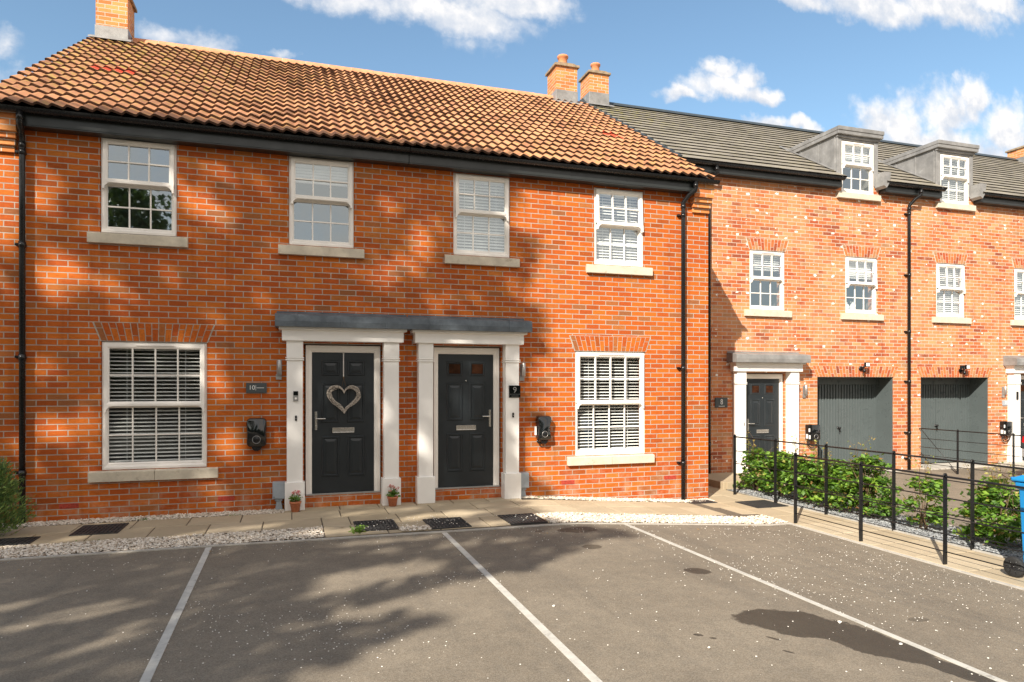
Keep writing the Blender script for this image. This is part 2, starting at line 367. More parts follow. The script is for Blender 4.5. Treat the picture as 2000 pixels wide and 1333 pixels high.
M['black'] = simple('black_plastic', (.008,.008,.009), .28, var=.1, scale=8)
M['gloss'] = simple('gloss_black', (.006,.007,.008), .12, var=.1, scale=8, coat=.6)
M['iron'] = simple('painted_iron', (.010,.010,.011), .38, var=.2, scale=30, dirt=((.10,.09,.08), 60, .68))
M['door'] = simple('anthracite_door', (.016,.021,.025), .36, var=.07, scale=4, bmp=.06, bscale=130)
M['garage'] = simple('grey_steel', (.090,.108,.110), .30, var=.05, scale=3)
M['chrome'] = simple('brushed_chrome', (.62,.60,.57), .22, .9, var=.06, scale=30)
M['steel'] = simple('satin_steel', (.42,.41,.40), .35, .7, var=.06, scale=30)
M['grey'] = simple('grey_box', (.33,.37,.41), .45, var=.06, scale=12)
M['slat'] = simple('blind_slat', (.90,.89,.86), .45, var=.03)
M['room'] = simple('room_wall', (.22,.21,.20), .9, var=.1)
M['glass_up'] = glass_mat('upper_glass', .25); M['glass_dn'] = glass_mat('lower_glass', .0)
M['amber'] = simple('amber_glass', (.045,.018,.010), .12, var=.4, scale=14)
M['air'] = simple('air_brick_clay', (.42,.055,.03), .8, var=.2, scale=40)
M['pot'] = simple('terracotta', (.50,.17,.08), .8, var=.12, scale=30, bmp=.2)
M['soil'] = simple('soil', (.03,.02,.013), .95)
M['wicker'] = simple('grey_willow', (.42,.37,.32), .7, var=.7, scale=60, bmp=.3)
M['ribbon'] = simple('white_ribbon', (.62,.58,.54), .4, var=.05)
M['letter'] = simple('white_lettering', (.82,.82,.80), .4, var=.02)
M['letterg'] = simple('grey_lettering', (.30,.30,.29), .4, var=.02)
M['slate'] = simple('grey_slate_plate', (.055,.065,.068), .5, var=.08)
M['concrete'] = simple('concrete_edging', (.45,.42,.37), .9, var=.12, scale=14, bmp=.3)
M['bin'] = simple('blue_plastic', (.012,.22,.52), .4, var=.05, scale=5)
M['rubber'] = simple('black_rubber', (.018,.018,.018), .8, var=.2, scale=20)
M['carpaint'] = simple('white_car_paint', (.74,.74,.73), .2, var=.01, coat=.8)
M['carglass'] = simple('car_glass', (.01,.012,.014), .05, var=.01)
M['taillight'] = simple('red_lens', (.55,.01,.012), .12, var=.05, coat=.6)
M['cast'] = simple('cast_iron', (.028,.028,.029), .6, var=.25, scale=25, bmp=.3)
M['bark'] = simple('bark', (.10,.075,.05), .9, var=.3, scale=20, bmp=.5)
M['twig'] = simple('brown_twig', (.12,.075,.04), .8, var=.2, scale=30)
M['beech'] = leaf_mat('beech_leaf', [(0,(.035,.09,.015)),(.35,(.085,.185,.025)),(.7,(.15,.30,.032)),(.92,(.27,.42,.05)),(.97,(.34,.24,.07)),(1,(.26,.12,.05))])
M['beechy'] = leaf_mat('young_beech_leaf', [(0,(.20,.27,.05)),(.5,(.36,.36,.08)),(1,(.42,.24,.09))])
M['treeleaf'] = leaf_mat('tree_leaf', [(0,(.02,.05,.012)),(.5,(.045,.09,.02)),(1,(.08,.14,.03))], trans=.15)
M['conifer'] = leaf_mat('conifer_spray', [(0,(.05,.11,.035)),(.5,(.11,.20,.05)),(1,(.26,.34,.08))], .7, .15)
M['petal'] = leaf_mat('pink_petal', [(0,(.70,.12,.18)),(.6,(.80,.25,.30)),(1,(.85,.6,.6))])
M['gleaf'] = leaf_mat('geranium_leaf', [(0,(.06,.14,.02)),(1,(.16,.28,.05))])
M['dead'] = leaf_mat('dead_leaf', [(0,(.16,.09,.03)),(1,(.34,.20,.06))], trans=.1)
M['weed'] = leaf_mat('weed_leaf', [(0,(.06,.14,.02)),(1,(.2,.32,.05))])
def stone_mat(name, stops):
    m, N, L, P = mat_base(name); ge = N.new('ShaderNodeNewGeometry')
    L.new(ramp(N, L, ge.outputs['Random Per Island'], stops), P.inputs['Base Color']); P.inputs['Roughness'].default_value = .85
    return m
M['chip'] = stone_mat('white_chippings', [(0,(.26,.20,.14)),(.15,(.46,.37,.28)),(.4,(.62,.54,.44)),(1,(.82,.76,.67))])
M['chipw'] = stone_mat('clean_white_chip', [(0,(.60,.54,.46)),(.3,(.76,.71,.63)),(1,(.88,.85,.79))])
M['gchip'] = stone_mat('grey_chippings', [(0,(.12,.125,.13)),(.5,(.25,.26,.27)),(1,(.42,.43,.43))])
M['joint'] = simple('sandy_joint', (.13,.105,.075), .95, var=.35, scale=50)
M['chipbed'] = simple('chipping_bed', (.42,.36,.29), .95, var=.35, scale=50)
M['gchipbed'] = simple('grey_chipping_bed', (.13,.13,.13), .95, var=.35, scale=50)
def slab_mat():
    m, N, L, P = mat_base('buff_paving'); ge = N.new('ShaderNodeNewGeometry'); g = ge.outputs['Position']
    c = ramp(N, L, ge.outputs['Random Per Island'], [(0,(.40,.32,.21)),(.5,(.46,.375,.255)),(1,(.52,.43,.30))])
    c = mixc(N, L, rangen(N, L, noise(N, L, g, 3, 7, .7), .35, .7, 0, .45), c, (.33,.27,.18))
    c = mixc(N, L, rangen(N, L, noise(N, L, g, 60, 4, .7), .55, .75, 0, .4), c, (.26,.21,.15))
    L.new(c, P.inputs['Base Color']); P.inputs['Roughness'].default_value = .88
    bump(N, L, P, noise(N, L, g, 40, 6, .7), .35, .006); return m
M['slab'] = slab_mat()
def tarmac_mat():
    m, N, L, P = mat_base('tarmac'); g = N.new('ShaderNodeNewGeometry').outputs['Position']
    s = N.new('ShaderNodeSeparateXYZ'); L.new(g, s.inputs[0])
    c = mixc(N, L, rangen(N, L, noise(N, L, g, 1.1, 6, .65), .3, .7), (.275,.222,.156), (.365,.300,.215))
    c = mixc(N, L, rangen(N, L, noise(N, L, g, 7, 6, .75), .35, .75, 0, .45), c, (.15,.130,.10))
    mpt = N.new('ShaderNodeMapping'); mpt.inputs['Scale'].default_value = (1.9, .22, 1); L.new(g, mpt.inputs[0])
    c = mixc(N, L, rangen(N, L, noise(N, L, mpt.outputs[0], 1.3, 4, .6), .52, .68, 0, .28), c, (.12,.105,.085))
    c = mixc(N, L, rangen(N, L, noise(N, L, g, 230, 2, .5), .60, .72, 0, .55), c, (.46,.42,.36))
    vo = N.new('ShaderNodeTexVoronoi'); vo.inputs['Scale'].default_value = 150; L.new(g, vo.inputs['Vector'])
    sp = N.new('ShaderNodeSeparateColor'); L.new(vo.outputs['Color'], sp.inputs[0])
    c = mixc(N, L, rangen(N, L, sp.outputs[0], 0, 1, 0, .5), mixc(N, L, .5, c, (.05,.045,.04)), mixc(N, L, .35, c, (.36,.33,.29)))
    # chalky scuffs
    mp = N.new('ShaderNodeMapping'); mp.inputs['Scale'].default_value = (1.6, 3.6, 1); mp.inputs['Rotation'].default_value = (0,0,.5); L.new(g, mp.inputs[0])
    k = mth(N, L, 'MULTIPLY', rangen(N, L, noise(N, L, mp.outputs[0], .9, 5, .6), .56, .7), rangen(N, L, noise(N, L, mp.outputs[0], 16, 6, .75), .56, .7, 0, .55))
    c = mixc(N, L, k, c, (.48,.45,.40))
    # oil and water stains: centre, half-axes, angle
    wd = N.new('ShaderNodeTexNoise'); wd.inputs['Scale'].default_value = 5; wd.inputs['Detail'].default_value = 6; wd.inputs['Roughness'].default_value = .65; L.new(g, wd.inputs['Vector'])
    wv = N.new('ShaderNodeSeparateColor'); L.new(wd.outputs['Color'], wv.inputs[0])
    stains = None
    for (cx, cy, a, b, an, amt) in [(3.17,-2.39,.24,.15,.0,.9),(2.98,-3.20,.11,.10,.3,.8),(3.55,-4.29,.13,.11,.2,.95),(2.72,-2.33,.06,.05,0,.7),
                               (3.40,-5.63,.37,.22,-.1,1),(3.62,-5.88,.36,.25,-.95,1),(3.74,-6.2,.30,.19,-1.1,1),(3.83,-6.48,.2,.08,-1.2,.9),(3.42,-5.86,.36,.17,-.55,1),(3.62,-6.22,.32,.16,-1.0,1),(3.84,-6.62,.26,.11,-1.25,1),
                               (2.62,-5.72,.035,.02,-.6,1),(2.68,-5.80,.025,.015,-.6,1),(3.06,-5.93,.05,.015,-1.1,1),(3.0,-6.15,.04,.012,-1.1,1),(4.52,-5.75,.1,.05,0,.55)]:
        dx = mth(N, L, 'ADD', mth(N, L, 'SUBTRACT', s.outputs[0], cx), mth(N, L, 'MULTIPLY', mth(N, L, 'SUBTRACT', wv.outputs[0], .5), min(a, b)*1.1))
        dy = mth(N, L, 'ADD', mth(N, L, 'SUBTRACT', s.outputs[1], cy), mth(N, L, 'MULTIPLY', mth(N, L, 'SUBTRACT', wv.outputs[1], .5), min(a, b)*1.1))
        ca, sa = math.cos(an), math.sin(an)
        p = mth(N, L, 'DIVIDE', mth(N, L, 'ADD', mth(N, L, 'MULTIPLY', dx, ca), mth(N, L, 'MULTIPLY', dy, sa)), a)
        q = mth(N, L, 'DIVIDE', mth(N, L, 'SUBTRACT', mth(N, L, 'MULTIPLY', dy, ca), mth(N, L, 'MULTIPLY', dx, sa)), b)
        r = mth(N, L, 'ADD', mth(N, L, 'MULTIPLY', p, p), mth(N, L, 'MULTIPLY', q, q))
        v = rangen(N, L, r, .88, 1.08, amt, 0)
        stains = v if stains is None else mth(N, L, 'MAXIMUM', stains, v)
    c = mixc(N, L, stains, c, mixc(N, L, .80, c, (.030,.025,.019)))
    L.new(c, P.inputs['Base Color'])
    rr = N.new('ShaderNodeMapRange'); L.new(stains, rr.inputs[0]); rr.inputs[3].default_value = .92; rr.inputs[4].default_value = .6; L.new(rr.outputs[0], P.inputs['Roughness'])
    P.inputs['Specular IOR Level'].default_value = .25
    bump(N, L, P, vo.outputs['Distance'], .35, .006)
    return m
M['tarmac'] = tarmac_mat()

# ------------------------------------------------------------------ ground
def ground_sheet():
    xs = [-400, -60] + list(np.arange(-20, 3.3, .5)) + list(np.arange(3.3, 6.2, .2)) + [6.1, 8, 12, 20, 60, 400]
    xs = sorted(set(round(float(x), 3) for x in xs)); ys = [-400, -60, -20, -10, -5, -2, 0, 5, 20, 60, 400]
    V = [(x, y, sg(x)) for y in ys for x in xs]; n = len(xs)
    F = [(j*n+i, j*n+i+1, (j+1)*n+i+1, (j+1)*n+i) for j in range(len(ys)-1) for i in range(n-1)]
    o = raw_mesh('tarmac_ground', V, F, M['tarmac'], smooth=True); tag(o, 'grey tarmac parking area with stains and scattered chips', kind='structure')
ground_sheet()
def strip(name, pts, w, z, mat, h=.004):
    # a flush edging strip that follows the ground; pts along its centre line
    mb = MB(); P = []
    for i in range(len(pts)-1):
        a, b = Vector(pts[i]), Vector(pts[i+1]); k = max(1, int((b-a).length/.4))
        P += [a.lerp(b, t/k) for t in range(k)]
    P.append(Vector(pts[-1]))
    vs = []; fs = []
    for i, p in enumerate(P):
        d = (P[min(i+1, len(P)-1)] - P[max(0, i-1)]).normalized(); nrm = Vector((-d.y, d.x)) * w/2
        for q in (p - nrm, p + nrm):
            vs.append((q.x, q.y, sg(q.x) + z - .05)); vs.append((q.x, q.y, sg(q.x) + z))
    for i in range(len(P)-1):
        a, b = i*4, (i+1)*4
        fs += [(a+1, b+1, b+3, a+3), (a, a+1, b+1, b), (a+2, b+2, b+3, a+3)]
    fs += [(0,1,3,2), (len(P)*4-4, len(P)*4-3, len(P)*4-1, len(P)*4-2)]
    mb.add(vs, fs); o = mb.build(name, mat); return tag(o, kind='structure')
M['line'] = simple('pale_bay_edging', (.50,.48,.43), .85, var=.12, scale=9, bmp=.2, dirt=((.30,.28,.25), 8, .58))
for i, (a, b) in enumerate([((-.82, -2.02), (-.77, -9.5)), ((1.655, -2.08), (1.655, -9.5)), ((3.95, -2.08), (3.97, -9.5))]):
    strip('parking_bay_edging', [a, b], .058, .005, M['line'])
strip('kerb_edging', [(-9, -1.97), (-.8, -1.975), (1.65, -2.04), (3.2, -2.06), (6.5, -2.05)], .05, .012, M['concrete'])
strip('kerb_edging', [(6.43, -2.02), (6.43, -9.5)], .05, .010, M['concrete'])
strip('kerb_edging', [(7.37, .35), (7.42, -9.5)], .05, .018, M['concrete'])

def slabs():
    mb = MB()
    def slab(x0, x1, y0, y1, t=.014, dz=0):
        g = .007; dz += random.uniform(-.002, .002)
        vs = []
        for (x, y) in ((x0+g, y0+g), (x1-g, y0+g), (x1-g, y1-g), (x0+g, y1-g)):
            vs += [(x, y, sg(x) - .03), (x, y, sg(x) + t - .004 + dz)]
        e = .006
        for (x, y) in ((x0+g+e, y0+g+e), (x1-g-e, y0+g+e), (x1-g-e, y1-g-e), (x0+g+e, y1-g-e)): vs.append((x, y, sg(x) + t + dz))
        fs = [(0,2,3,1), (2,4,5,3), (4,6,7,5), (6,0,1,7), (1,3,9,8), (3,5,10,9), (5,7,11,10), (7,1,8,11), (8,9,10,11)]
        mb.add(vs, fs)
    holes = [(-2.36,-1.86,-1.05,-.46), (-3.2,-2.62,-1.36,-.98), (.70,1.20,-1.81,-1.2), (1.53,2.03,-1.93,-1.33), (2.49,2.98,-1.95,-1.36)]
    def row(x0, x1, y0, y1, w, off, skew=0):
        x = x0 + off
        xs = [x0]
        while x < x1 - .12:
            if x > x0 + .12: xs.append(x)
            x += w
        xs.append(x1)
        for a, b in zip(xs[:-1], xs[1:]): slab(a, b, y0, y1)
    row(-9, 6.45, -.80, -.30, .60, .0); row(-9, .35, -1.37, -.80, .60, .27)
    row(.35, 6.45, -1.36, -.80, .60, .33)
    row(.35, 3.05, -1.93, -1.36, .60, .1)
    row(-.10, 3.20, -.30, -.0, .52, .2)              # in front of the two doors
    # corner and the walk between the railings
    y = -2.02
    for (xa, xb) in ((6.45, 6.95), (6.95, 7.35)):
        yy = -10
        k = 0
        while yy < 1.9:
            slab(xa, xb, yy, min(yy+.6, 1.95)); yy += .6
    o = mb.build('paving_slabs', M['slab'], recalc=False); tag(o, 'buff concrete slabs laid along the house fronts', kind='structure')
    b = MB()
    for (x0, x1, y0, y1) in [(-9, 6.45, -1.96, -.01), (6.45, 7.37, -10, 1.95)]:
        n = 20
        vs = []
        for i in range(n+1):
            x = x0 + (x1-x0)*i/n; vs += [(x, y0, sg(x)+.004), (x, y1, sg(x)+.004)]
        b.add(vs, [(2*i, 2*i+2, 2*i+3, 2*i+1) for i in range(n)])
    o = b.build('paving_bed', M['joint'], recalc=False); tag(o, kind='structure')
slabs()

ICO = None
def ico():
    t = (1 + 5**.5)/2
    V = np.array([(-1,t,0),(1,t,0),(-1,-t,0),(1,-t,0),(0,-1,t),(0,1,t),(0,-1,-t),(0,1,-t),(t,0,-1),(t,0,1),(-t,0,-1),(-t,0,1)], float); V /= np.linalg.norm(V[0])
    F = np.array([(0,11,5),(0,5,1),(0,1,7),(0,7,10),(0,10,11),(1,5,9),(5,11,4),(11,10,2),(10,7,6),(7,1,8),(3,9,4),(3,4,2),(3,2,6),(3,6,8),(3,8,9),(4,9,5),(2,4,11),(6,2,10),(8,6,7),(9,8,1)])
    return V, F
def pebbles(name, pts, smin, smax, mat, label, flat=.55, loc=(0,0,0)):
    V0, F0 = ico(); n = len(pts); pts = np.asarray(pts)
    s = rng.uniform(smin, smax, (n, 1, 1)) * rng.uniform(.7, 1.3, (n, 1, 3)); s[:, :, 2] *= flat
    V = V0[None] * s * rng.uniform(.78, 1.12, (n, 12, 1))
    a = rng.uniform(0, 2*np.pi, n); ca, sa = np.cos(a), np.sin(a)
    x = V[:,:,0]*ca[:,None] - V[:,:,1]*sa[:,None]; y = V[:,:,0]*sa[:,None] + V[:,:,1]*ca[:,None]
    V = np.stack([x, y, V[:,:,2]], -1) + pts[:, None, :]
    F = (F0[None] + (np.arange(n)*12)[:, None, None]).reshape(-1, 3)
    o = raw_mesh(name, V.reshape(-1, 3), F, mat, loc=loc); tag(o, label, kind='stuff'); return o
def scatter(x0, x1, y0, y1, dens, z=.012, edge=None):
    n = int((x1-x0)*(y1-y0)*dens); x = rng.uniform(x0, x1, n); y = rng.uniform(y0, y1, n)
    if edge: k = edge(x, y); x, y = x[k], y[k]
    g = -.2*np.clip((x-3.3)/2.8, 0, 1)
    return np.stack([x, y, g + z + rng.uniform(-.004, .008, len(x))], 1)
wav = lambda x, a, f: a*np.sin(x*f) + a*.6*np.sin(x*f*2.7+1)
P1 = scatter(-6.5, -.10, -.33, -.005, 3600, .012, lambda x, y: y > -.30 + wav(x, .014, 5))
P2 = scatter(3.19, 6.5, -.36, -.005, 3600, .014, lambda x, y: y > -.16 - .12*np.clip((x-3.2)/1.2, 0, 1) + wav(x, .014, 5))
P3 = scatter(-6.5, .34, -1.96, -1.35, 3200, .012, lambda x, y: (y < -1.385 + wav(x, .012, 6)) & (y > -1.945))
P4 = scatter(3.0, 6.44, -2.02, -1.34, 3200, .014, lambda x, y: (y < -1.39 - .12*np.clip((x-3.)/3, 0, 1) + wav(x, .012, 6)) & (y > -2.01))
P5 = scatter(1.18, 1.54, -1.94, -1.72, 2600, .022)
pebbles('gravel', P1, .008, .016, M['chip'], 'white chippings between the wall of house ten and the slabs')
pebbles('gravel', P2, .008, .016, M['chip'], 'white chippings under the bay window wall of house nine')
pebbles('gravel', P3, .008, .017, M['chip'], 'white chippings between slabs and the two left parking bays')
pebbles('gravel', np.concatenate([P4, P5]), .008, .017, M['chip'], 'white chippings between slabs and the right parking bay')
# stray chips kicked over the tarmac
def stray():
    pts = []
    for (cx, cy, sx, sy, n) in [(1.5,-5,3.2,2.2,420),(4.6,-4.2,1.3,1.5,130),(5.9,-4.6,.45,.7,190),(5.7,-3.2,.6,.9,110),(5.4,-2.5,.7,.25,70),(.1,-4.7,.35,.25,80),(-.6,-4.6,.25,.45,70),(.45,-5.2,.3,.3,50),
                                (1.7,-2.3,1.6,.2,90),(1.4,-3.9,.2,.15,30),(4.0,-3.3,.3,.6,60),(4.2,-4.6,.25,.5,80),(4.4,-5.3,.4,.6,70),(3.1,-2.6,.5,.3,50),(-2,-2.4,.8,.3,40)]:
        n = int(n*1.5); x = rng.normal(cx, sx, n); y = rng.normal(cy, sy, n); k = (y < -2.1) & (x < 6.38) & (y > -9.5) & (x > -6)
        x, y = x[k], y[k]; pts.append(np.stack([x, y, -.2*np.clip((x-3.3)/2.8, 0, 1) + .003], 1))
    P = np.concatenate(pts); 
    pebbles('stray_chippings', P, .0020, .0066, M['chipw'], 'loose white chips kicked out over the parking bays', .5)
    q = np.array([(1.9,-4.88,.01),(3.78,-5.75,.0),(3.86,-6.2,.0),(2.55,-5.95,.01)]); q[:,2] = [sg(a)+.008 for a in q[:,0]]
    pebbles('stray_pebbles', q, .011, .014, M['chipw'], 'a few larger white pebbles lying in the middle bay', .7)
    w = scatter(.7, 2.05, -1.95, -1.2, 110, .034); 
    w2 = scatter(2.45, 3.0, -1.98, -1.4, 50, .034)
    pebbles('grate_chippings', np.concatenate([w, w2]), .004, .009, M['chipw'], 'small white chips lying on the black ribbed grates', .5)
stray()
# grey bed between the railings
def greybed():
    b = MB(); b.box(7.40, 8.28, -9.5, .75, -.26, -.188); tag(b.build('planting_bed', M['gchipbed']), kind='structure')
    P = scatter(7.42, 8.27, -6.2, .6, 2600, .016); pebbles('grey_gravel', P, .008, .017, M['gchip'], 'grey slate chippings under the beech hedge')
greybed()
b = MB(); b.box(8.28, 8.34, -9.5, 1.2, -.3, -.175); tag(b.build('drive_edging', M['concrete']), kind='structure')
b = MB(); b.box(7.40, 10.2, .78, 2.0, -.3, -.075); b.box(7.34, 7.40, .74, 2.0, -.3, -.06); b.box(7.40, 10.2, .72, .78, -.3, -.06)
tag(b.build('entrance_step', M['slab'], bevel=.008), 'low buff paved landing before the door of house eight', kind='structure')
b = MB(); b.box(10.5, 12.64, 1.78, 2.6, -.3, -.175); b.box(13.36, 15.48, 1.78, 2.6, -.3, -.175); b.box(15.7,17.6,1.3,2.0,-.3,-.12)
tag(b.build('garage_apron', M['concrete'], bevel=.006), 'pale concrete thresholds in front of the garages', kind='structure')

# ------------------------------------------------------------------ house pieces
def text_obj(name, s, size, loc, mat, parent, thick=.0015, width=1.0):
    cu = bpy.data.curves.new(name, 'FONT'); cu.body = s; cu.size = size; cu.extrude = thick; cu.align_x = 'CENTER'; cu.align_y = 'CENTER'
    t = bpy.data.objects.new(name, cu); sc.collection.objects.link(t); bpy.context.view_layer.update()
    me = bpy.data.meshes.new_from_object(t.evaluated_get(bpy.context.evaluated_depsgraph_get()))
    bpy.data.objects.remove(t); bpy.data.curves.remove(cu)
    me.transform(Matrix.Translation(Vector(loc) - ORIGIN[parent.name]) @ Matrix.Rotation(R(90), 4, 'X') @ Matrix.Diagonal((width, 1, 1, 1)))
    me.materials.clear(); me.materials.append(mat)
    o = bpy.data.objects.new(name, me); sc.collection.objects.link(o); o.parent = parent; ORIGIN[o.name] = ORIGIN[parent.name]
    return o

def wall_with_openings(root, name, x0, x1, z0, z1, Y, th, ops, mat):
    xs = sorted(set([x0, x1] + [v for o in ops for v in (o[0], o[1]) if x0 < v < x1])); zs = sorted(set([z0, z1] + [v for o in ops for v in (o[2], o[3]) if z0 < v < z1]))
    inside = lambda x, z: x0 < x < x1 and z0 < z < z1 and not any(o[0] < x < o[1] and o[2] < z < o[3] for o in ops)
    mb = MB()
    for i in range(len(xs)-1):
        for j in range(len(zs)-1):
            a, b_, c, d = xs[i], xs[i+1], zs[j], zs[j+1]; cx, cz = (a+b_)/2, (c+d)/2
            if not inside(cx, cz): continue
            mb.add([(a,Y,c),(b_,Y,c),(b_,Y,d),(a,Y,d)], [(0,1,2,3)]); mb.add([(a,Y+th,c),(b_,Y+th,c),(b_,Y+th,d),(a,Y+th,d)], [(3,2,1,0)])
            wl = xs[i-1] if i > 0 else a-1; wr = xs[i+2] if i+2 < len(xs) else b_+1
            if not inside((wl+a)/2, cz): mb.add([(a,Y,c),(a,Y+th,c),(a,Y+th,d),(a,Y,d)], [(0,3,2,1)])
            if not inside((wr+b_)/2, cz): mb.add([(b_,Y,c),(b_,Y+th,c),(b_,Y+th,d),(b_,Y,d)], [(0,1,2,3)])
            dn = zs[j-1] if j > 0 else c-1; up = zs[j+2] if j+2 < len(zs) else d+1
            if not inside(cx, (dn+c)/2): mb.add([(a,Y,c),(b_,Y,c),(b_,Y+th,c),(a,Y+th,c)], [(0,3,2,1)])
            if not inside(cx, (up+d)/2): mb.add([(a,Y,d),(b_,Y,d),(b_,Y+th,d),(a,Y+th,d)], [(0,1,2,3)])
    return mb.build(name, mat, root)

def window(root, x0, x1, z0, z1, Y, cols, floor='up', blind='none', open_=0, sill=True, arch=None, split=.5, label=None, sillproud=.06, mats=None, drop=None):
    yf = Y + .018
    fr = MB(); fr.ring(x0+.004, x1-.004, z0+.002, z1-.004, .05, .05, .05, .055, yf, yf+.07)
    fr.box(x0+.01, x1-.01, yf-.012, yf+.03, z0+.004, z0+.036)
    w = fr.build('window', M['upvc'], root, bevel=.003); 
    if label: w['label'] = label
    zm = z0 + (z1-z0)*split
    def sash(a, b_, c, d, ya, yb, wl, wt, wb, horns, bars, ang):
        s = MB(); s.ring(a, b_, c, d, wl, wl, wt, wb, ya, yb, .014)
        gx0, gx1, gz0, gz1 = a+wl, b_-wl, c+wb, d-wt
        for k in range(1, cols): x = gx0+(gx1-gx0)*k/cols; s.box(x-.009, x+.009, ya+.012, yb-.004, gz0-.004, gz1+.004)
        zz = (gz0+gz1)/2; s.box(gx0-.004, gx1+.004, ya+.0105, yb-.0055, zz-.009, zz+.009)
        if horns:
            for sx, hx in ((1, a), (-1, b_)):
                pts = [(hx, c+.03), (hx, c-.075), (hx+sx*.022, c-.075), (hx+sx*.026, c-.05), (hx+sx*.036, c-.03), (hx+sx*.052, c-.014), (hx+sx*.075, c-.004), (hx+sx*.075, c+.03)]
                s.prism(pts, 'y', ya-.004, yb-.001)
            s.box(a+.05, b_-.05, ya-.010, ya+.004, c+.004, c+.03)
            s.box(a+(b_-a)*.31, a+(b_-a)*.69, ya-.012, ya+.004, d-.026, d-.010)
        xf = None
        if ang: 
            pv = Vector((0, ya, d)); xf = Matrix.Translation(pv) @ Matrix.Rotation(-ang, 4, 'X') @ Matrix.Translation(-pv)
        o = s.build('sash', M['upvc'], w, bevel=.002, xf=xf)
        p = MB(); ym = (ya+yb)/2+.004; p.add([(gx0-.004,ym,gz0-.004),(gx1+.004,ym,gz0-.004),(gx1+.004,ym,gz1+.004),(gx0-.004,ym,gz1+.004)], [(0,1,2,3)])
        p.build('pane', M['glass_dn' if floor == 'dn' else 'glass_up'], w, xf=xf, recalc=False)
    sash(x0+.030, x1-.030, zm-.01, z1-.028, yf-.032, yf+.022, .058, .062, .062, True, True, open_)
    sash(x0+.040, x1-.040, z0+.045, zm+.03, yf+.024, yf+.062, .030, .06, .045, False, True, 0)
    if sill:
        st = MB(); a, b_ = x0-.135, x1+.135; parts = [(a, b_)] if x1-x0 < 1.1 else [(a, (a+b_)/2-.002), ((a+b_)/2+.002, b_)]
        for p, q in parts: st.prism([(Y-sillproud, z0-.14), (Y+.06, z0-.14), (Y+.06, z0+.0), (Y-.0, z0-.004), (Y-sillproud, z0-.018)], 'x', p, q)
        st.build('sill', M['stone'], w, bevel=.005)
    if arch:
        mb_, mo_ = arch; av = MB(); H = .235; n = int(round((x1-x0+.09)/.077)); xc = (x0+x1)/2; spl = .085
        av.add([(x0-.01,Y-.003,z1),(x1+.01,Y-.003,z1),(x1+spl+.015,Y-.003,z1+H+.006),(x0-spl-.015,Y-.003,z1+H+.006),(x0-.01,Y+.02,z1),(x1+.01,Y+.02,z1),(x1+spl+.015,Y+.02,z1+H+.006),(x0-spl-.015,Y+.02,z1+H+.006)],
               [(0,1,2,3),(4,7,6,5),(0,4,5,1),(1,5,6,2),(2,6,7,3),(3,7,4,0)], 1)
        def vx(t, h): b0 = x0 + (x1-x0)*t; b1 = x0-spl + (x1-x0+2*spl)*t; return b0 + (b1-b0)*h
        for k in range(n):
            t0, t1 = k/n, (k+1)/n; g = .0055/(x1-x0)
            cut = [0, .31, 1] if k % 2 else [0, .69, 1]
            for c0, c1 in zip(cut[:-1], cut[1:]):
                e0, e1 = c0+.02, c1-.02
                q = [(vx(t0+g, e0), z1+.004+e0*H), (vx(t1-g, e0), z1+.004+e0*H), (vx(t1-g, e1), z1+.004+e1*H), (vx(t0+g, e1), z1+.004+e1*H)]
                av.prism(q, 'y', Y-.0065, Y+.012, 0)
        av.build('lintel', [mb_, mo_], w)
    # room behind the glass and its blind
    r = MB(); a, b_, c, d, y0, y1 = x0-.3, x1+.3, z0-.3, z1+.25, Y+.26, Y+1.6
    if floor == 'dormer': a, b_, c, d, y0, y1 = x0+.0, x1-.0, z0+.0, z1-.0, Y+.09, Y+1.4
    vs = [(a,y0,c),(b_,y0,c),(b_,y1,c),(a,y1,c),(a,y0,d),(b_,y0,d),(b_,y1,d),(a,y1,d)]
    r.add(vs, [(0,1,2,3),(4,7,6,5),(1,5,6,2),(2,6,7,3),(3,7,4,0)]); r.build('room', M['room'], w, recalc=False)
    if blind != 'none':
        bl = MB(); pitch, ang, dep = {'open': (.049, R(16), .046), 'shut': (.040, R(62), .046), 'half': (.045, R(42), .046)}[blind]
        bz1 = z1-.07; bz0 = z0+.08 if drop is None else drop; y = Y+.122; k = 0
        zz = bz1-.03
        while zz > bz0:
            dy, dz = dep/2*math.cos(ang), dep/2*math.sin(ang); a, b_ = x0+.055, x1-.055
            t = .0032; j = random.uniform(-.0012, .0012)
            bl.prism([(y-dy, zz-dz+j), (y, zz+.002+j), (y+dy, zz+dz+j), (y+dy, zz+dz+t+j), (y, zz+.002+t+j), (y-dy, zz-dz+t+j)], 'x', a, b_)
            zz -= pitch
        bl.box(x0+.055, x1-.055, y-.025, y+.025, bz1-.01, bz1+.03)
        bl.box(x0+.055, x1-.055, y-.02, y+.02, bz0-.012, bz0)
        for t in (.22, .78): xx = x0+(x1-x0)*t; bl.box(xx-.002, xx+.002, y-.027, y-.0255, bz0, bz1)
        bl.build('blind', M['slat'], w)
    return w

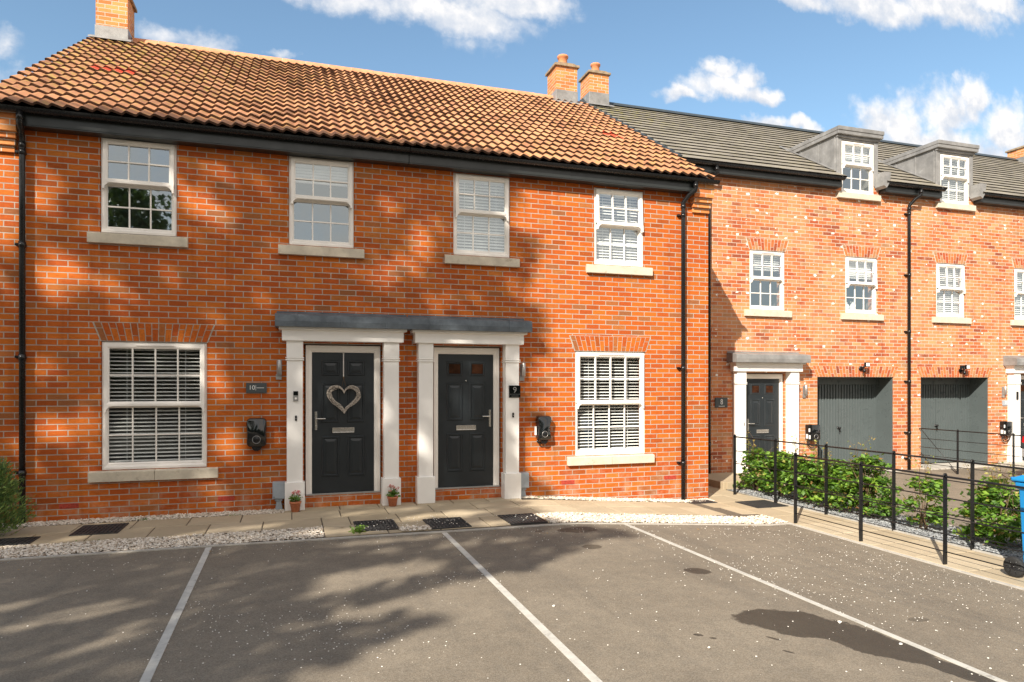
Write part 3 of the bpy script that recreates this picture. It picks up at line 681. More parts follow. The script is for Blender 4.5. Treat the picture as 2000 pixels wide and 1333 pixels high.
def front_door(root, fx0, fx1, lx0, lx1, z0, Y, hand, glazed, htop=2.06):
    """frame fx0..fx1, leaf lx0..lx1, threshold at z0"""
    zt = z0 + htop; yf = Y + .03
    fr = MB(); fr.ring(fx0, fx1, z0, zt, lx0-fx0, fx1-lx1, zt-(z0+1.965), .018, yf, yf+.075, .018)
    f = fr.build('door_frame', M['upvc'], root, bevel=.003)
    s = MB(); s.box(fx0-.0, fx1+.0, yf-.035, yf+.0, z0-.0, z0+.022); s.build('threshold', M['steel'], root, bevel=.003)
    za, zb = z0+.02, z0+1.963; yl = yf+.022; W = lx1-lx0; H = zb-za
    d = MB(); d.box(lx0+.003, lx1-.003, yl, yl+.045, za, zb)
    GL = []
    def panel(u0, u1, v0, v1, gl=False):
        x0, x1, a, b_ = lx0+W*u0, lx0+W*u1, za+H*v0, za+H*v1
        L = []
        for (ins, yy) in ((0, yl-.0005), (.012, yl-.012), (.026, yl-.012), (.036, yl-.001), (.042, yl-.001), (.075, yl-.010)):
            if gl and ins > .05: continue
            L.append([(x0+ins,yy,a+ins),(x1-ins,yy,a+ins),(x1-ins,yy,b_-ins),(x0+ins,yy,b_-ins)])
        vs = sum(L, []); n = len(L); fs = [(l*4+k, l*4+(k+1) % 4, (l+1)*4+(k+1) % 4, (l+1)*4+k) for l in range(n-1) for k in range(4)]
        fs.append(tuple((n-1)*4+k for k in range(4))); d.add(vs, fs)
        if gl:
            i = .038; glass = MB(); glass.box(x0+i, x1-i, yl-.006, yl-.003, a+i, b_-i); GL.append(glass)
    for (u0, u1) in ((.15, .44), (.56, .85)):
        panel(u0, u1, .835, .945, glazed); panel(u0, u1, .50, .785); panel(u0, u1, .115, .405)
    do = d.build('door', M['door'], root, recalc=False, bevel=0)
    for q in GL: q.build('glazing', M['amber'], do)
    hx = lx0+.055 if hand < 0 else lx1-.055; sgn = 1 if hand < 0 else -1
    h = MB(); hz = z0+1.02
    h.prism([(hx-.016+.0, hz-.125), (hx+.016, hz-.125), (hx+.016, hz+.125), (hx-.016, hz+.125)], 'y', yl-.012, yl)
    h.tube([(hx, yl, hz+.03), (hx, yl-.045, hz+.03), (hx+sgn*.02, yl-.055, hz+.03), (hx+sgn*.125, yl-.055, hz+.03)], .009, 8)
    h.lathe([(.011, 0), (.011, -.014)], (hx, yl-.0, hz-.07), 10, axis='y')
    h.build('handle', M['chrome'], do, bevel=.002)
    lp = MB(); cx = (lx0+lx1)/2; lz = z0+.885
    lp.ring(cx-.15, cx+.15, lz-.036, lz+.036, .014, .014, .012, .012, yl-.013, yl, .003); lp.box(cx-.137, cx+.137, yl-.009, yl-.001, lz-.026, lz+.026)
    lp.build('letter_plate', M['chrome'], do, bevel=.001)
    if hand > 0 or glazed:
        k = MB(); k.lathe([(.011, 0), (.011, -.006), (.006, -.009)], (cx, yl, za+H*.80), 12, axis='y'); k.build('spyhole', M['chrome'], do)
    return f, do

def portico(root, xc, Y, zt, zg0, zg1, half=.745, label=None):
    """flat lead hood on two square columns; zt = top against the wall"""
    e = MB()
    z1 = zt-.16; z0 = z1-.19
    e.box(xc-half-.06, xc+half+.06, Y-.20, Y+.0, z0, z1-.035)
    e.box(xc-half-.10, xc+half+.10, Y-.245, Y+.0, z1-.045, z1-.0)
    p = e.build('portico', M['white'], root, bevel=.005)
    if label: p['label'] = label
    l = MB()
    l.prism([(Y-.33, z1-.012), (Y-.001, z1-.012), (Y-.001, zt+.03), (Y-.14, zt+.016), (Y-.31, zt-.010), (Y-.325, zt-.022), (Y-.335, zt-.10)], 'x', xc-half-.145, xc+half+.145)
    for k in (-.62, -.05, .55): x = xc+k; l.prism([(Y-.338, z1-.01), (Y-.001, z1-.012), (Y-.001, zt+.036), (Y-.14, zt+.022), (Y-.31, zt-.004), (Y-.332, zt-.02), (Y-.342, zt-.10)], 'x', x-.012, x+.012)
    l.prism([(Y-.0025, zt+.0), (Y+.0, zt+.0), (Y+.0, zt+.055), (Y-.0025, zt+.055)], 'x', xc-half-.13, xc+half+.13)
    l.build('lead_hood', M['lead'] if Y == 0 else M['leadl'], p, bevel=.004)
    for sx, zg in ((-1, zg0), (1, zg1)):
        c = MB(); a, b_ = (xc-half, xc-half+.205) if sx < 0 else (xc+half-.205, xc+half)
        c.box(a, b_, Y-.155, Y, zg+.3, z0-.001); c.box(a-.004, b_+.004, Y-.16, Y, z0-.21, z0-.0)
        c.box(a-.016, b_+.016, Y-.172, Y, z0-.232, z0-.218); c.box(a-.016, b_+.016, Y-.172, Y, z0-.262, z0-.246)
        c.box(a-.025, b_+.025, Y-.18, Y, zg-.05, zg+.385)
        c.build('column', M['white'], p, bevel=.004)
    return p

def downpipe(root, x, Y, ztop, zbot, gx=None, gz=None, clips=()):
    gx = x if gx is None else gx; gz = ztop+.22 if gz is None else gz
    m = MB(); y = Y-.065
    m.tube([(gx, Y-.24, gz), (gx, Y-.24, gz-.11), (gx, Y-.235, gz-.15), ((gx+x)/2, Y-.15, (gz+ztop)/2-.03), (x, y-.005, ztop+.03), (x, y, ztop-.02), (x, y, zbot)], .034, 14)
    for z in (gz-.10, ztop+.0, ztop-.03): pass
    m.tube([(x, y, ztop-.0), (x, y, ztop-.07)], .040, 14); m.tube([(gx, Y-.24, gz-.04), (gx, Y-.24, gz-.11)], .040, 14)
    for z in clips: m.tube([(x, y, z+.035), (x, y, z-.035)], .040, 14)
    d = m.build('downpipe', M['black'], root)
    for z in clips:
        b_ = MB(); b_.box(x-.075, x+.03, Y-.04, Y-.0, z-.012, z+.012); b_.box(x-.085, x-.05, Y-.05, Y, z-.007, z+.022); b_.build('bracket', M['black'], d, bevel=.002)
    return d
def gutter(root, x0, x1, Y, z, mat=None, name='gutter'):
    m = MB(); n = 8; r = .056; yc = Y-.235; out = []; inn = []
    for k in range(n+1):
        t = math.pi + math.pi*k/n; out.append((yc+r*math.cos(t), z+r*math.sin(t))); inn.append((yc+(r-.004)*math.cos(t), z+(r-.004)*math.sin(t)))
    m.prism(out + inn[::-1], 'x', x0, x1)
    m.prism(out, 'x', x0-.004, x0-.0005); m.prism(out, 'x', x1+.0005, x1+.004)
    x = x0+.5
    while x < x1-.2:
        pts = [(yc+(r+.005)*math.cos(math.pi+math.pi*k/n), z+(r+.005)*math.sin(math.pi+math.pi*k/n)) for k in range(n+1)]
        m.prism(pts + [(p[0]*.0+yc+(r+.001)*math.cos(math.pi+math.pi*(n-i)/n), z+(r+.001)*math.sin(math.pi+math.pi*(n-i)/n)) for i, p in enumerate(pts)], 'x', x-.012, x+.012); x += .93
    return m.build(name, M['black'], root, recalc=True)

def tiled_roof(root, name, x0, x1, y0, z0, y1, z1, rows, wave, amp, mats, skip=(), jit=.003, lip=.022, tile=.3, verge=None):
    L = math.hypot(y1-y0, z1-z0); ty, tz = (y1-y0)/L, (z1-z0)/L; ny, nz = -tz, ty; g = L/rows
    V = []; F = []; MI = []
    prof = lambda u: .5 + .5*math.sin(2*math.pi*u + .55*math.sin(2*math.pi*u)) if wave else 0
    per = 8
    for i in range(rows):
        s0 = i*g - (.03 if i == 0 else 0); s1 = min(i*g + g + .02, L+.01)
        segs = [(x0, x1)]
        for (a, b_, ymax) in skip:
            if y0 + ty*s0 < ymax:
                nsg = []
                for (p, q) in segs:
                    if a > p and a < q: nsg.append((p, a))
                    if b_ > p and b_ < q: nsg.append((b_, q))
                    if not (a < q and b_ > p): nsg.append((p, q))
                segs = nsg
        for (p, q) in segs:
            if wave: k0, k1 = int(round((p-x0)/wave*per)), int(round((q-x0)/wave*per)); xs = [x0 + wave*k/per for k in range(k0, k1+1)]
            else:
                st = (i % 2)*tile/2; xs = [p]; x = x0 + st - tile
                while x < q:
                    for e in (x-.002, x+.002):
                        if p < e < q: xs.append(e)
                    x += tile
                xs.append(q)
            n = len(xs); b0 = len(V); rr = random.Random(i*977+1)
            jz = {}
            rows_v = [[], [], [], []]
            for x in xs:
                t = int((x-x0 + (0 if wave else -(i % 2)*tile/2) + 10*tile - 1e-6)/tile)
                if t not in jz: jz[t] = rr.uniform(-jit, jit)
                h = amp*prof((x-x0)/wave) if wave else 0
                for r_, (s, o) in enumerate(((s0, .018+lip+h+jz[t]), (s1, .010+h), (s0, .018+lip+h+jz[t]), (s0+.004, .018+h+jz[t]))):
                    rows_v[r_].append((x, y0+ty*s+ny*o, z0+tz*s+nz*o))
            for r_ in rows_v: V += r_
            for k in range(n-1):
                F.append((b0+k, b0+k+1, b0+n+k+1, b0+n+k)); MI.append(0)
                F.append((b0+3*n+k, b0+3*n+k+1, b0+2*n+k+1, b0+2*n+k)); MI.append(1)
            # close the two ends
            for e in (0, n-1):
                c = len(V); x = xs[e]
                V += [rows_v[0][e], rows_v[1][e], (x, y0+ty*s1-ny*.012, z0+tz*s1-nz*.012), (x, y0+ty*s0-ny*.012, z0+tz*s0-nz*.012)]; F.append((c, c+1, c+2, c+3)); MI.append(1)
    o = raw_mesh(name, V, F, mats, root, smooth=False, mi=MI)
    sm = np.array([m_ == 0 and wave > 0 for m_ in MI]); o.data.polygons.foreach_set('use_smooth', sm)
    return o
def deck(root, x0, x1, y0, z0, y1, z1, yb, zb, name='roof_structure', mat=None, skip=()):
    m = MB(); L = math.hypot(y1-y0, z1-z0); ny, nz = -(z1-z0)/L*.012, (y1-y0)/L*.012
    segs = [(x0, x1, y0)]
    for (a, b_, ymax) in skip:
        ns = []
        for (p, q, yy) in segs:
            if p < a and q > b_: ns += [(p, a, yy), (a, b_, ymax), (b_, q, yy)]
            else: ns.append((p, q, yy))
        segs = ns
    for (p, q, yy) in segs:
        zz = z0 + (z1-z0)*(yy-y0)/(y1-y0)
        m.prism([(yy-ny, zz-nz), (y1, z1-.012), (yb, zb-.012), (yb, zb-.14), (y1, z1-.17), (yy-ny, zz-.06)], 'x', p, q)
    return m.build(name, mat or M['fascia'], root)
def ridge(root, x0, x1, y, z, mat, length=.45, r=.12):
    m = MB(); x = x0
    while x < x1-.02:
        e = min(x+length, x1); n = 8
        dz = random.uniform(-.003, .003)
        pts = [(y+r*math.cos(math.pi*k/n), z-.05+dz+r*math.sin(math.pi*k/n)) for k in range(n+1)]; pi = [(y+(r-.016)*math.cos(math.pi*k/n), z-.05+dz+(r-.016)*math.sin(math.pi*k/n)) for k in range(n+1)][::-1]
        m.prism(pts+pi, 'x', x+.004, e-.004, 0)
        pts = [(y+(r-.004)*math.cos(math.pi*k/n), z-.05+(r-.004)*math.sin(math.pi*k/n)) for k in range(n+1)]
        m.prism(pts, 'x', e-.005, min(e+.005, x1), 1); x = e
    return m.build('ridge_tile', [mat, M['mortar8']], root)
def chimney(root, x0, x1, y0, y1, zb, zc, zf, pots, slope=None, label=None):
    m = MB(); m.box(x0, x1, y0, y1, zb, zc); c = m.build('chimney', M['chim'], root)
    if label: c['label'] = label
    k = MB(); k.box(x0-.045, x1+.045, y0-.045, y1+.045, zc, zc+.055); k.prism([(x0-.045, zc+.055), (x1+.045, zc+.055), (x1-.08, zc+.10), (x0+.08, zc+.10)], 'y', y0+.0, y1)
    k.build('cap', M['chimcap'], c, bevel=.006)
    f = MB(); f.box(x0-.012, x1+.012, y0-.012, y1+.012, zb-.2, zf)
    f.prism([(y0-.16, zb-.04), (y0-.0, zb+.02), (y0-.0, zb+.07), (y0-.15, zb-.01)], 'x', x0-.09, x1+.09)
    f.build('flashing', M['leadl'], c, bevel=.006)
    for (px, py) in pots:
        p = MB(); p.lathe([(.115, 0), (.105, .06), (.10, .22), (.125, .235), (.13, .27), (.12, .285), (.085, .285), (.08, .2)], (px, py, zc+.085), 20); p.build('pot', M['pot2'], c)
    return c
M['chimcap'] = simple('mossy_chimney_cap', (.27,.20,.13), .85, var=.3, scale=12)
M['pot2'] = simple('clay_chimney_pot', (.66,.25,.11), .75, var=.15, scale=12)

TY0, TZ0, TY1, TZ1 = -.26, 4.99, 4.88, 8.20
PW = .1558
M['ptile'] = tile_mat('terracotta_pantile', [(0,(.28,.122,.062)),(.3,(.38,.172,.088)),(.7,(.45,.210,.106)),(1,(.54,.265,.135))], 2*PW, (TY1-TY0)/19, TY0, -3.52,
                      moss=((.44,.38,.05), -3.0, 4.2, 5.2), red=[(2, 8), (3, 8), (29, 7)])
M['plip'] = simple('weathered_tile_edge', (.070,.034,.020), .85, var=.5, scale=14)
M['rtile'] = simple('ridge_clay', (.60,.27,.14), .75, var=.15, scale=6)
M['dtile'] = tile_mat('brown_flat_tile', [(0,(.17,.152,.125)),(.5,(.22,.197,.162)),(1,(.27,.242,.20))], .33, .25, 1.77, 7.0, moss=((.30,.27,.05), 7.6, 6.0, 2.6))
M['dlip'] = simple('dark_tile_edge', (.022,.018,.013), .9, var=.3, scale=8)  # front edges of the flat tiles, much darker than their tops
M['dverge'] = simple('slate_grey_verge', (.045,.055,.06), .5, var=.15)

def body_walls(root, x0, x1, Y, back, zt, zr, yr, mat, left, right):
    m = MB(); t = .25
    def gable(a, b_): m.prism([(Y+.251, -.6), (back, -.6), (back, zt-.08), (yr, zr-.17), (Y+.251, zt+.04)], 'x', a, b_)
    if left: gable(x0, x0+t)
    if right: gable(x1-t, x1)
    m.box(x0, x1, back, back+.2, -.6, zt-.2)
    m.box(x0+t, x1-t, Y+.26, back, 2.62, 2.75) if False else None
    m.build('gable_wall', mat, root)

def main_house(num, x0, x1, wins, door, cx, label, kneeler):
    root = empty('brick_house', ((x0+x1)/2, 0, 0), label, 'house', 'red brick houses under the pantile roof')
    ops = [w[:4] for w in wins] + [(door[0]-.02, door[1]+.02, .17, door[4]+2.075)]
    wall_with_openings(root, 'wall', x0, x1, -.6, 4.96, 0, .25, ops, M['brick'])
    body_walls(root, x0, x1, 0, 9.6, 4.9, 8.2, 4.88, M['brick'], num == 10, num == 9)
    for (a, b_, c, d, cols, fl, bl, op, arch, drop) in wins:
        window(root, a, b_, c, d, 0, cols, fl, bl, op, True, (M['vous'], M['mortar']) if arch else None, .52 if fl == 'up' else .50, drop=drop)
    front_door(root, door[0], door[1], door[2], door[3], door[4], 0, door[5], num == 9)
    h = MB(); h.box(door[0]-.02, door[1]+.02, .14, 1.5, .1, .17); h.build('hall_floor', M['room'], root)
    fx0, fx1 = (x0+.27, x1) if num == 10 else (x0, x1-.37)
    f = MB(); f.box(fx0, fx1, -.172, -.001, 4.785, 4.96)
    f.box(fx0+.001, fx1-.001, -.178, -.16, 4.80, 4.95); f.build('fascia', M['fascia'], root, bevel=.003)
    gutter(root, x0-.02 if num == 10 else x0+.005, x1-.005 if num == 10 else x1+.03, 0, 4.975)
    k = MB(); s = (x0+.002, x0+.268) if num == 10 else (x1-.366, x1-.002)
    for i, (pr, za, zb) in enumerate([(.170, 4.715, 4.955), (.125, 4.645, 4.714), (.082, 4.570, 4.644), (.040, 4.495, 4.569)]):
        ins = .0 if i == 0 else .03*i
        a, b_ = (s[0], s[1]-ins*.6) if num == 10 else (s[0]+ins*.6, s[1])
        k.box(a, b_, -pr, -.001, za, zb)
    k.build('kneeler', M['chim'], root, bevel=.004)
    if num == 10: downpipe(root, -3.10, 0, 4.62, .02, gx=-3.07, gz=4.94, clips=(4.50, 3.38, 2.02, .62))
    else: downpipe(root, 6.02, 0, 4.60, -.22, gx=6.14, gz=4.94, clips=(4.42, 1.95, .42))
    # roof
    V0 = -3.52
    a, b_ = (V0, 1.60) if num == 10 else (1.60, 6.60)
    if num == 10: b_ = V0 + PW*33
    else: a, b_ = V0 + PW*33, V0 + PW*64
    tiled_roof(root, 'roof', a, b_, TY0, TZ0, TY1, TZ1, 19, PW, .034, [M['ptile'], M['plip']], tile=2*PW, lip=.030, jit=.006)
    deck(root, a+.03, b_-.03, TY0+.05, TZ0+.02, TY1, TZ1, 9.9, 5.1)
    if num == 10: ridge(root, -2.88, b_, TY1, TZ1+.02, M['rtile'])
    else: ridge(root, a, 5.66, TY1, TZ1+.02, M['rtile'])
    for (a, b_) in ([(-2.73, -2.52), (-.925, -.72)] if num == 10 else [(3.93, 4.145), (5.715, 5.925)]):
        v = MB(); v.box(a, b_, -.004, .02, .155, .22)
        for r_ in range(4):
            for q in range(11): v.box(a+.012+q*.0178, a+.012+q*.0178+.011, -.008, -.003, .162+r_*.0145, .162+r_*.0145+.010)
        v.build('air_brick', M['air'], root)
    portico(root, cx, 0, 2.625, 0.0, 0.0)
    return root
M['joint_sealant'] = simple('movement_joint_sealant', (.20,.085,.05), .8, var=.1)  # brown sealant strip where the two front walls meet
H10 = main_house(10, -3.40, 1.56, [(-2.285,-1.415,3.600,4.808,3,'up','none',R(3.2),False,None), (-.040,.825,3.585,4.795,3,'up','shut',R(3.2),False,4.48), (-2.275,-1.055,.612,2.235,4,'dn','open',0,True,None)],
           (.18, 1.19, .262, 1.105, .17, -1), .68, 'left house of the pantiled pair, number ten, with the heart wreath on its door', True)
H9 = main_house(9, 1.566, 6.53, [(2.237,3.105,3.580,4.785,3,'up','half',R(.8),False,None), (4.475,5.338,3.560,4.765,3,'up','half',R(3.6),False,None), (4.155,5.370,.585,2.205,4,'dn','open',0,True,None)],
          (1.955, 2.945, 2.022, 2.858, .17, 1), 2.45, 'right house of the pantiled pair, number nine, brightly lit beside its downpipe', True)
j = MB(); j.box(1.5585, 1.5675, .001, .2, -.5, 4.78); j.build('movement_joint', M['joint_sealant'], H9)
chimney(H10, -3.42, -2.90, 4.52, 5.10, 8.02, 8.90, 8.28, [(-3.16, 4.8)])
chimney(H9, 5.66, 6.17, 4.60, 5.16, 8.02, 8.86, 8.33, [(5.93, 4.88)])

# ------------------------------------------------------------------ the set-back row
Y2 = 2.02
RY0, RZ0, RY1, RZ1 = Y2-.26, 6.03, 6.42, 8.93
def dormer(root, x0, x1, Y):
    d = MB(); cx0, cx1 = x0-.13, x1+.11; zt = 7.0; yb = 3.75
    def rz(y): return RZ0 + (RZ1-RZ0)*(y-RY0)/(RY1-RY0)
    for (a, b_) in ((cx0, x0-.002), (x1+.002, cx1)):
        d.prism([(Y-.02, rz(Y-.02)-.2), (Y-.02, zt), (yb, zt), (yb, rz(yb)-.15)], 'x', a, b_)
    # standing seams on the cheeks
    for y in (Y+.04, Y+.52, Y+1.05):
        d.prism([(y-.012, rz(y)), (y+.012, rz(y)), (y+.012, zt), (y-.012, zt)], 'x', cx0-.012, cx0+.01)
    d.box(cx0-.006, cx0+.03, Y-.032, Y-.0, 6.15, zt)
    o = d.build('dormer', M['leadl'], root, bevel=.004)
    r = MB(); r.box(cx0-.05, cx1+.05, Y-.12, yb+.25, zt-.0, zt+.09); r.box(cx0-.06, cx1+.06, Y-.135, yb+.25, zt+.075, zt+.16); r.box(cx0-.02, cx1+.02, Y-.06, Y-.0, zt-.05, zt+.002)
    r.box(x0-.0, x1+.0, Y-.02, Y+.10, zt-.09, zt-.002)
    r.build('dormer_roof', M['leadl'], o, bevel=.008)
    for (e0, e1) in ((cx0-.055, cx0-.003), (cx1+.003, cx1+.055)):
        f = MB(); f.prism([(Y+.05, rz(Y+.05)+.045), (yb, rz(yb)+.045), (yb, rz(yb)+.066), (Y+.05, rz(Y+.05)+.066)], 'x', e0, e1); f.build('flashing', M['leadl'], o)
    f = MB()                                       # the apron that turns over the gutter end
    f.prism([(cx1-.09, 6.24), (cx1+.10, 6.24), (cx1+.06, 6.02), (cx1-.02, 5.90), (cx1-.09, 5.95)], 'y', Y-.27, Y-.02)
    f.build('apron', M['leadl'], o)
    return o
def garage(root, x0, x1, Y, zg):
    g = MB(); yd = Y+.50; z1 = 1.845; w = (x1-x0-.04)/26
    g.box(x0+.02, x1-.02, yd+.03, yd+.05, zg+.02, z1-.14)
    for k in range(26):
        a = x0+.02+k*w; g.prism([(a+.009, yd+.03), (a+.017, yd+.0), (a+w-.017, yd+.0), (a+w-.009, yd+.03)], 'z', zg+.03, z1-.16)
    cx = (x0+x1)/2; g.box(cx-.004, cx+.004, yd-.004, yd+.02, zg+.03, z1-.16)
    o = g.build('garage_door', M['garage'], root)
    f = MB(); f.box(x0+.0, x1-.0, yd-.05, yd+.05, z1-.16, z1-.002); f.box(x0+.002, x0+.045, yd-.02, yd+.05, zg, z1-.16); f.box(x1-.045, x1-.002, yd-.02, yd+.05, zg, z1-.16)
    f.box(x1-.012, x1-.001, Y+.02, yd-.02, zg, z1-.002); f.box(x0+.001, x0+.012, Y+.02, yd-.02, zg, z1-.002)
    f.build('frame', M['garage'], o)
    h = MB(); hx = cx-.02; h.lathe([(.03, 0), (.03, -.008), (.014, -.012), (.012, -.04), (.028, -.05), (.026, -.07)], (hx, yd, .72), 12, axis='y'); h.box(hx-.008, hx+.008, yd-.06, yd-.045, .63, .72)
    h.build('handle', M['black'], o)
    b_ = MB(); b_.box(x0-.1, x1+.1, Y+.26, Y+.56, z1, z1+.3); b_.build('garage_header', M['fascia'], root)
def flat_arch(root, x0, x1, z1, Y, H, mb_, mo_):
    av = MB(); n = int(round((x1-x0)/.077)); spl = .11
    av.add([(x0,Y-.003,z1),(x1,Y-.003,z1),(x1+spl,Y-.003,z1+H),(x0-spl,Y-.003,z1+H),(x0,Y+.02,z1),(x1,Y+.02,z1),(x1+spl,Y+.02,z1+H),(x0-spl,Y+.02,z1+H)],
           [(0,1,2,3),(4,7,6,5),(0,4,5,1),(1,5,6,2),(2,6,7,3),(3,7,4,0)], 1)
    def vx(t, h): b0 = x0+(x1-x0)*t; b1 = x0-spl+(x1-x0+2*spl)*t; return b0+(b1-b0)*h
    for k in range(n):
        t0, t1 = k/n, (k+1)/n; g = .0055/(x1-x0); cut = [0, .31, 1] if k % 2 else [0, .69, 1]
        for c0, c1 in zip(cut[:-1], cut[1:]):
            e0, e1 = c0+.02, c1-.02
            av.prism([(vx(t0+g, e0), z1+e0*H), (vx(t1-g, e0), z1+e0*H), (vx(t1-g, e1), z1+e1*H), (vx(t0+g, e1), z1+e1*H)], 'y', Y-.0065, Y+.012, 0)
    return av.build('lintel', [mb_, mo_], root)

def row_house(num, x0, x1, mir, label):
    root = empty('brick_house', ((x0+x1)/2, Y2, -.2), label, 'house', 'pale brick houses set back on the right')
    X = (lambda x: x) if not mir else (lambda x: 25.98 - x)
    def R2(a, b_): p, q = X(a), X(b_); return (min(p, q), max(p, q))
    w1 = R2(8.857, 9.722); w2 = R2(11.285, 12.145); g = R2(10.545, 12.60); dm = R2(11.17, 12.04); dr = R2(8.72, 9.69)
    lf = R2(8.795, 9.62)
    ops = []
    if num != 6: ops = [(w1[0],w1[1],3.215,4.43), (w2[0],w2[1],3.215,4.43), (g[0],g[1],-.18,1.845), (dr[0]-.02,dr[1]+.02,-.16,1.92), (dm[0],dm[1],5.79,6.2)]
    wall_with_openings(root, 'wall', x0, x1, -.6, 6.02, Y2, .25, ops, M['brick8'])
    body_walls(root, x0, x1, Y2, 10.6, 5.95, RZ1, RY1, M['brick8'], num == 8, num == 6)
    skip = []
    if num != 6:
        bl = ['half', 'half'] if num == 7 else ['none', 'none']
        for i, w in enumerate((w1, w2)): window(root, w[0], w[1], 3.215, 4.43, Y2, 3, 'up', 'half' if num == 7 else ('half' if i == 0 else 'shut'), R(2.2) if i else 0, True, (M['vous8'], M['mortar8']), .52, drop=None if num == 7 else (4.0 if i else 4.05))
        dormer(root, dm[0], dm[1], Y2)
        window(root, dm[0], dm[1], 5.80, 6.90, Y2-.02, 3, 'dormer', 'half' if num == 7 else 'shut', 0, True, None, .54, drop=None if num == 7 else 6.38)
        garage(root, g[0], g[1], Y2, -.18); flat_arch(root, g[0]-.02, g[1]+.02, 1.847, Y2, .235, M['vous8'], M['mortar8'])
        front_door(root, dr[0], dr[1], lf[0], lf[1], -.16, Y2, -1, True)
        hf = MB(); hf.box(dr[0], dr[1], Y2+.12, Y2+1.5, -.25, -.16); hf.build('hall_floor', M['room'], root)
        portico(root, X(9.2), Y2, 2.30, -.2, -.2)
        skip = [(dm[0]-.12, dm[1]+.10, Y2+.25)]
    segs = [(x0 if num != 8 else 7.08, x1-.001)]
    for (a, b_, _) in skip: segs = [(segs[0][0], a-.02), (b_+.05, segs[0][1])]
    f = MB()
    for (a, b_) in segs: f.box(a, b_, Y2-.172, Y2-.001, 5.84, 6.01); f.box(a+.001, b_-.001, Y2-.178, Y2-.16, 5.855, 6.0)
    f.build('fascia', M['fascia'], root, bevel=.003)
    for (a, b_) in segs: gutter(root, a+.01, b_-.01, Y2, 6.02)
    a, b_ = (7.08, x1) if num == 8 else (x0, x1)
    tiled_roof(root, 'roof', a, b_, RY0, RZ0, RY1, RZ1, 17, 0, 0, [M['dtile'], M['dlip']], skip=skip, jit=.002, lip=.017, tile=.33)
    deck(root, a+.02, b_-.002, RY0+.05, RZ0+.03, RY1, RZ1, 10.9, 6.1, skip=[(s[0], s[1], 2.6) for s in skip])
    r = MB(); r.prism([(RY1-.14, RZ1-.02), (RY1, RZ1+.10), (RY1+.14, RZ1-.02)], 'x', a, b_-.002); r.build('ridge_tile', M['dverge'], root)
    if num == 8:
        v = MB(); L = math.hypot(RY1-RY0, RZ1-RZ0); ty, tz = (RY1-RY0)/L, (RZ1-RZ0)/L
        for k in range(17):
            s0 = k*L/17; s1 = s0+L/17+.015
            pts = []
            for s, o in ((s0-.02, .065), (s1, .045), (s1, -.10), (s0-.02, -.08)): pts.append((RY0+ty*s-tz*o, RZ0+tz*s+ty*o))
            v.prism(pts, 'x', 7.02, 7.115)
        v.build('verge_cap', M['dverge'], root, bevel=.006)
        downpipe(root, 7.86, Y2, 5.62, -.2, gx=7.92, gz=5.98, clips=(5.4, 3.6, 1.8, .5))
        downpipe(root, 12.95, Y2, 5.58, -.2, gx=13.15 if False else 12.93, gz=5.98, clips=(5.35, 4.1, 2.85, 1.75, .5, .05)) if False else None
        chimney(root, 7.13, 7.66, 6.05, 6.62, 8.72, 9.53, 9.06, [(7.42, 6.33)])
    if num == 7:
        downpipe(root, 12.975, Y2, 5.60, -.2, gx=13.12, gz=5.98, clips=(5.45, 4.1, 2.85, 1.75, .62, .05))
    if num == 6: chimney(root, 22.35, 22.9, 6.1, 6.66, 8.72, 9.28, 9.0, [])
    return root
H8 = row_house(8, 7.10, 12.99, False, 'set-back pale brick house number eight with the nearer dormer and shaded left edge')
H7 = row_house(7, 12.992, 18.95, True, 'set-back pale brick house number seven with the farther dormer, past the downpipe')
H6 = row_house(6, 18.952, 25.0, False, 'end of the set-back row, only its roof and chimney seen at the edge')

# ------------------------------------------------------------------ things fixed to the fronts
def wall_light(x, z, Y, label, s=1):
    t = empty('wall_light', (x, Y, z), label, 'wall light', 'steel lights by the front doors')
    b_ = MB(); b_.box(x-.036, x+.036, Y-.030, Y-.0, z-.02, z+.055); b_.box(x-.026, x+.026, Y-.018, Y, z+.05, z+.235); b_.build('back_plate', M['steel'], t, bevel=.003)
    l = MB(); l.lathe([(.026, 0), (.030, .004), (.030, .196), (.026, .20)], (x+.012*s, Y-.062, z+.045), 18); l.build('tube', M['steel'], t)
    return t
wall_light(-.168, 1.775, 0, 'steel tube wall light left of the door with the heart wreath')
wall_light(3.285, 1.765, 0, 'steel tube wall light right of door nine, above its charger')
wall_light(10.19, 1.43, Y2, 'small steel wall light between door eight and the nearer garage')
wall_light(15.87, 1.40, Y2, 'wall light above the tiny number seven plate at the right edge')

def sign(x0, x1, z0, z1, Y, label, mat, t=.022):
    s = empty('number_sign', ((x0+x1)/2, Y, z0), label, 'house number', 'house number plates')
    m = MB(); m.box(x0, x1, Y-t, Y, z0, z1); m.build('plate', mat, s, bevel=.003); return s
s = sign(-.578, -.320, 1.578, 1.712, 0, 'grey slate plate reading 10 on the brickwork beside a column', M['slate'])
text_obj('lettering', '10', .082, (-.506, -.0235, 1.648), M['letter'], s, .001)
l = MB(); l.box(-.459, -.455, -.0245, -.022, 1.612, 1.682); l.box(-.447, -.355, -.0245, -.022, 1.643, 1.650); l.build('line', M['letter'], s)
s = sign(3.035, 3.212, 1.497, 1.676, -.155, 'black square plate reading 9 fixed to a white column', M['gloss'], .018)
text_obj('lettering', '9', .125, (3.122, -.1745, 1.606), M['letterg'], s, .001)
l = MB(); l.box(3.045, 3.205, -.1745, -.172, 1.546, 1.549); l.box(3.07, 3.18, -.1740, -.172, 1.518, 1.522); l.build('line', M['letterg'], s)
s = sign(8.035, 8.322, 1.225, 1.424, Y2, 'dark plate with a white 8 on the shaded brick', M['slate'])
text_obj('lettering', '8', .15, (8.18, Y2-.0235, 1.335), M['letter'], s, .001, .8)
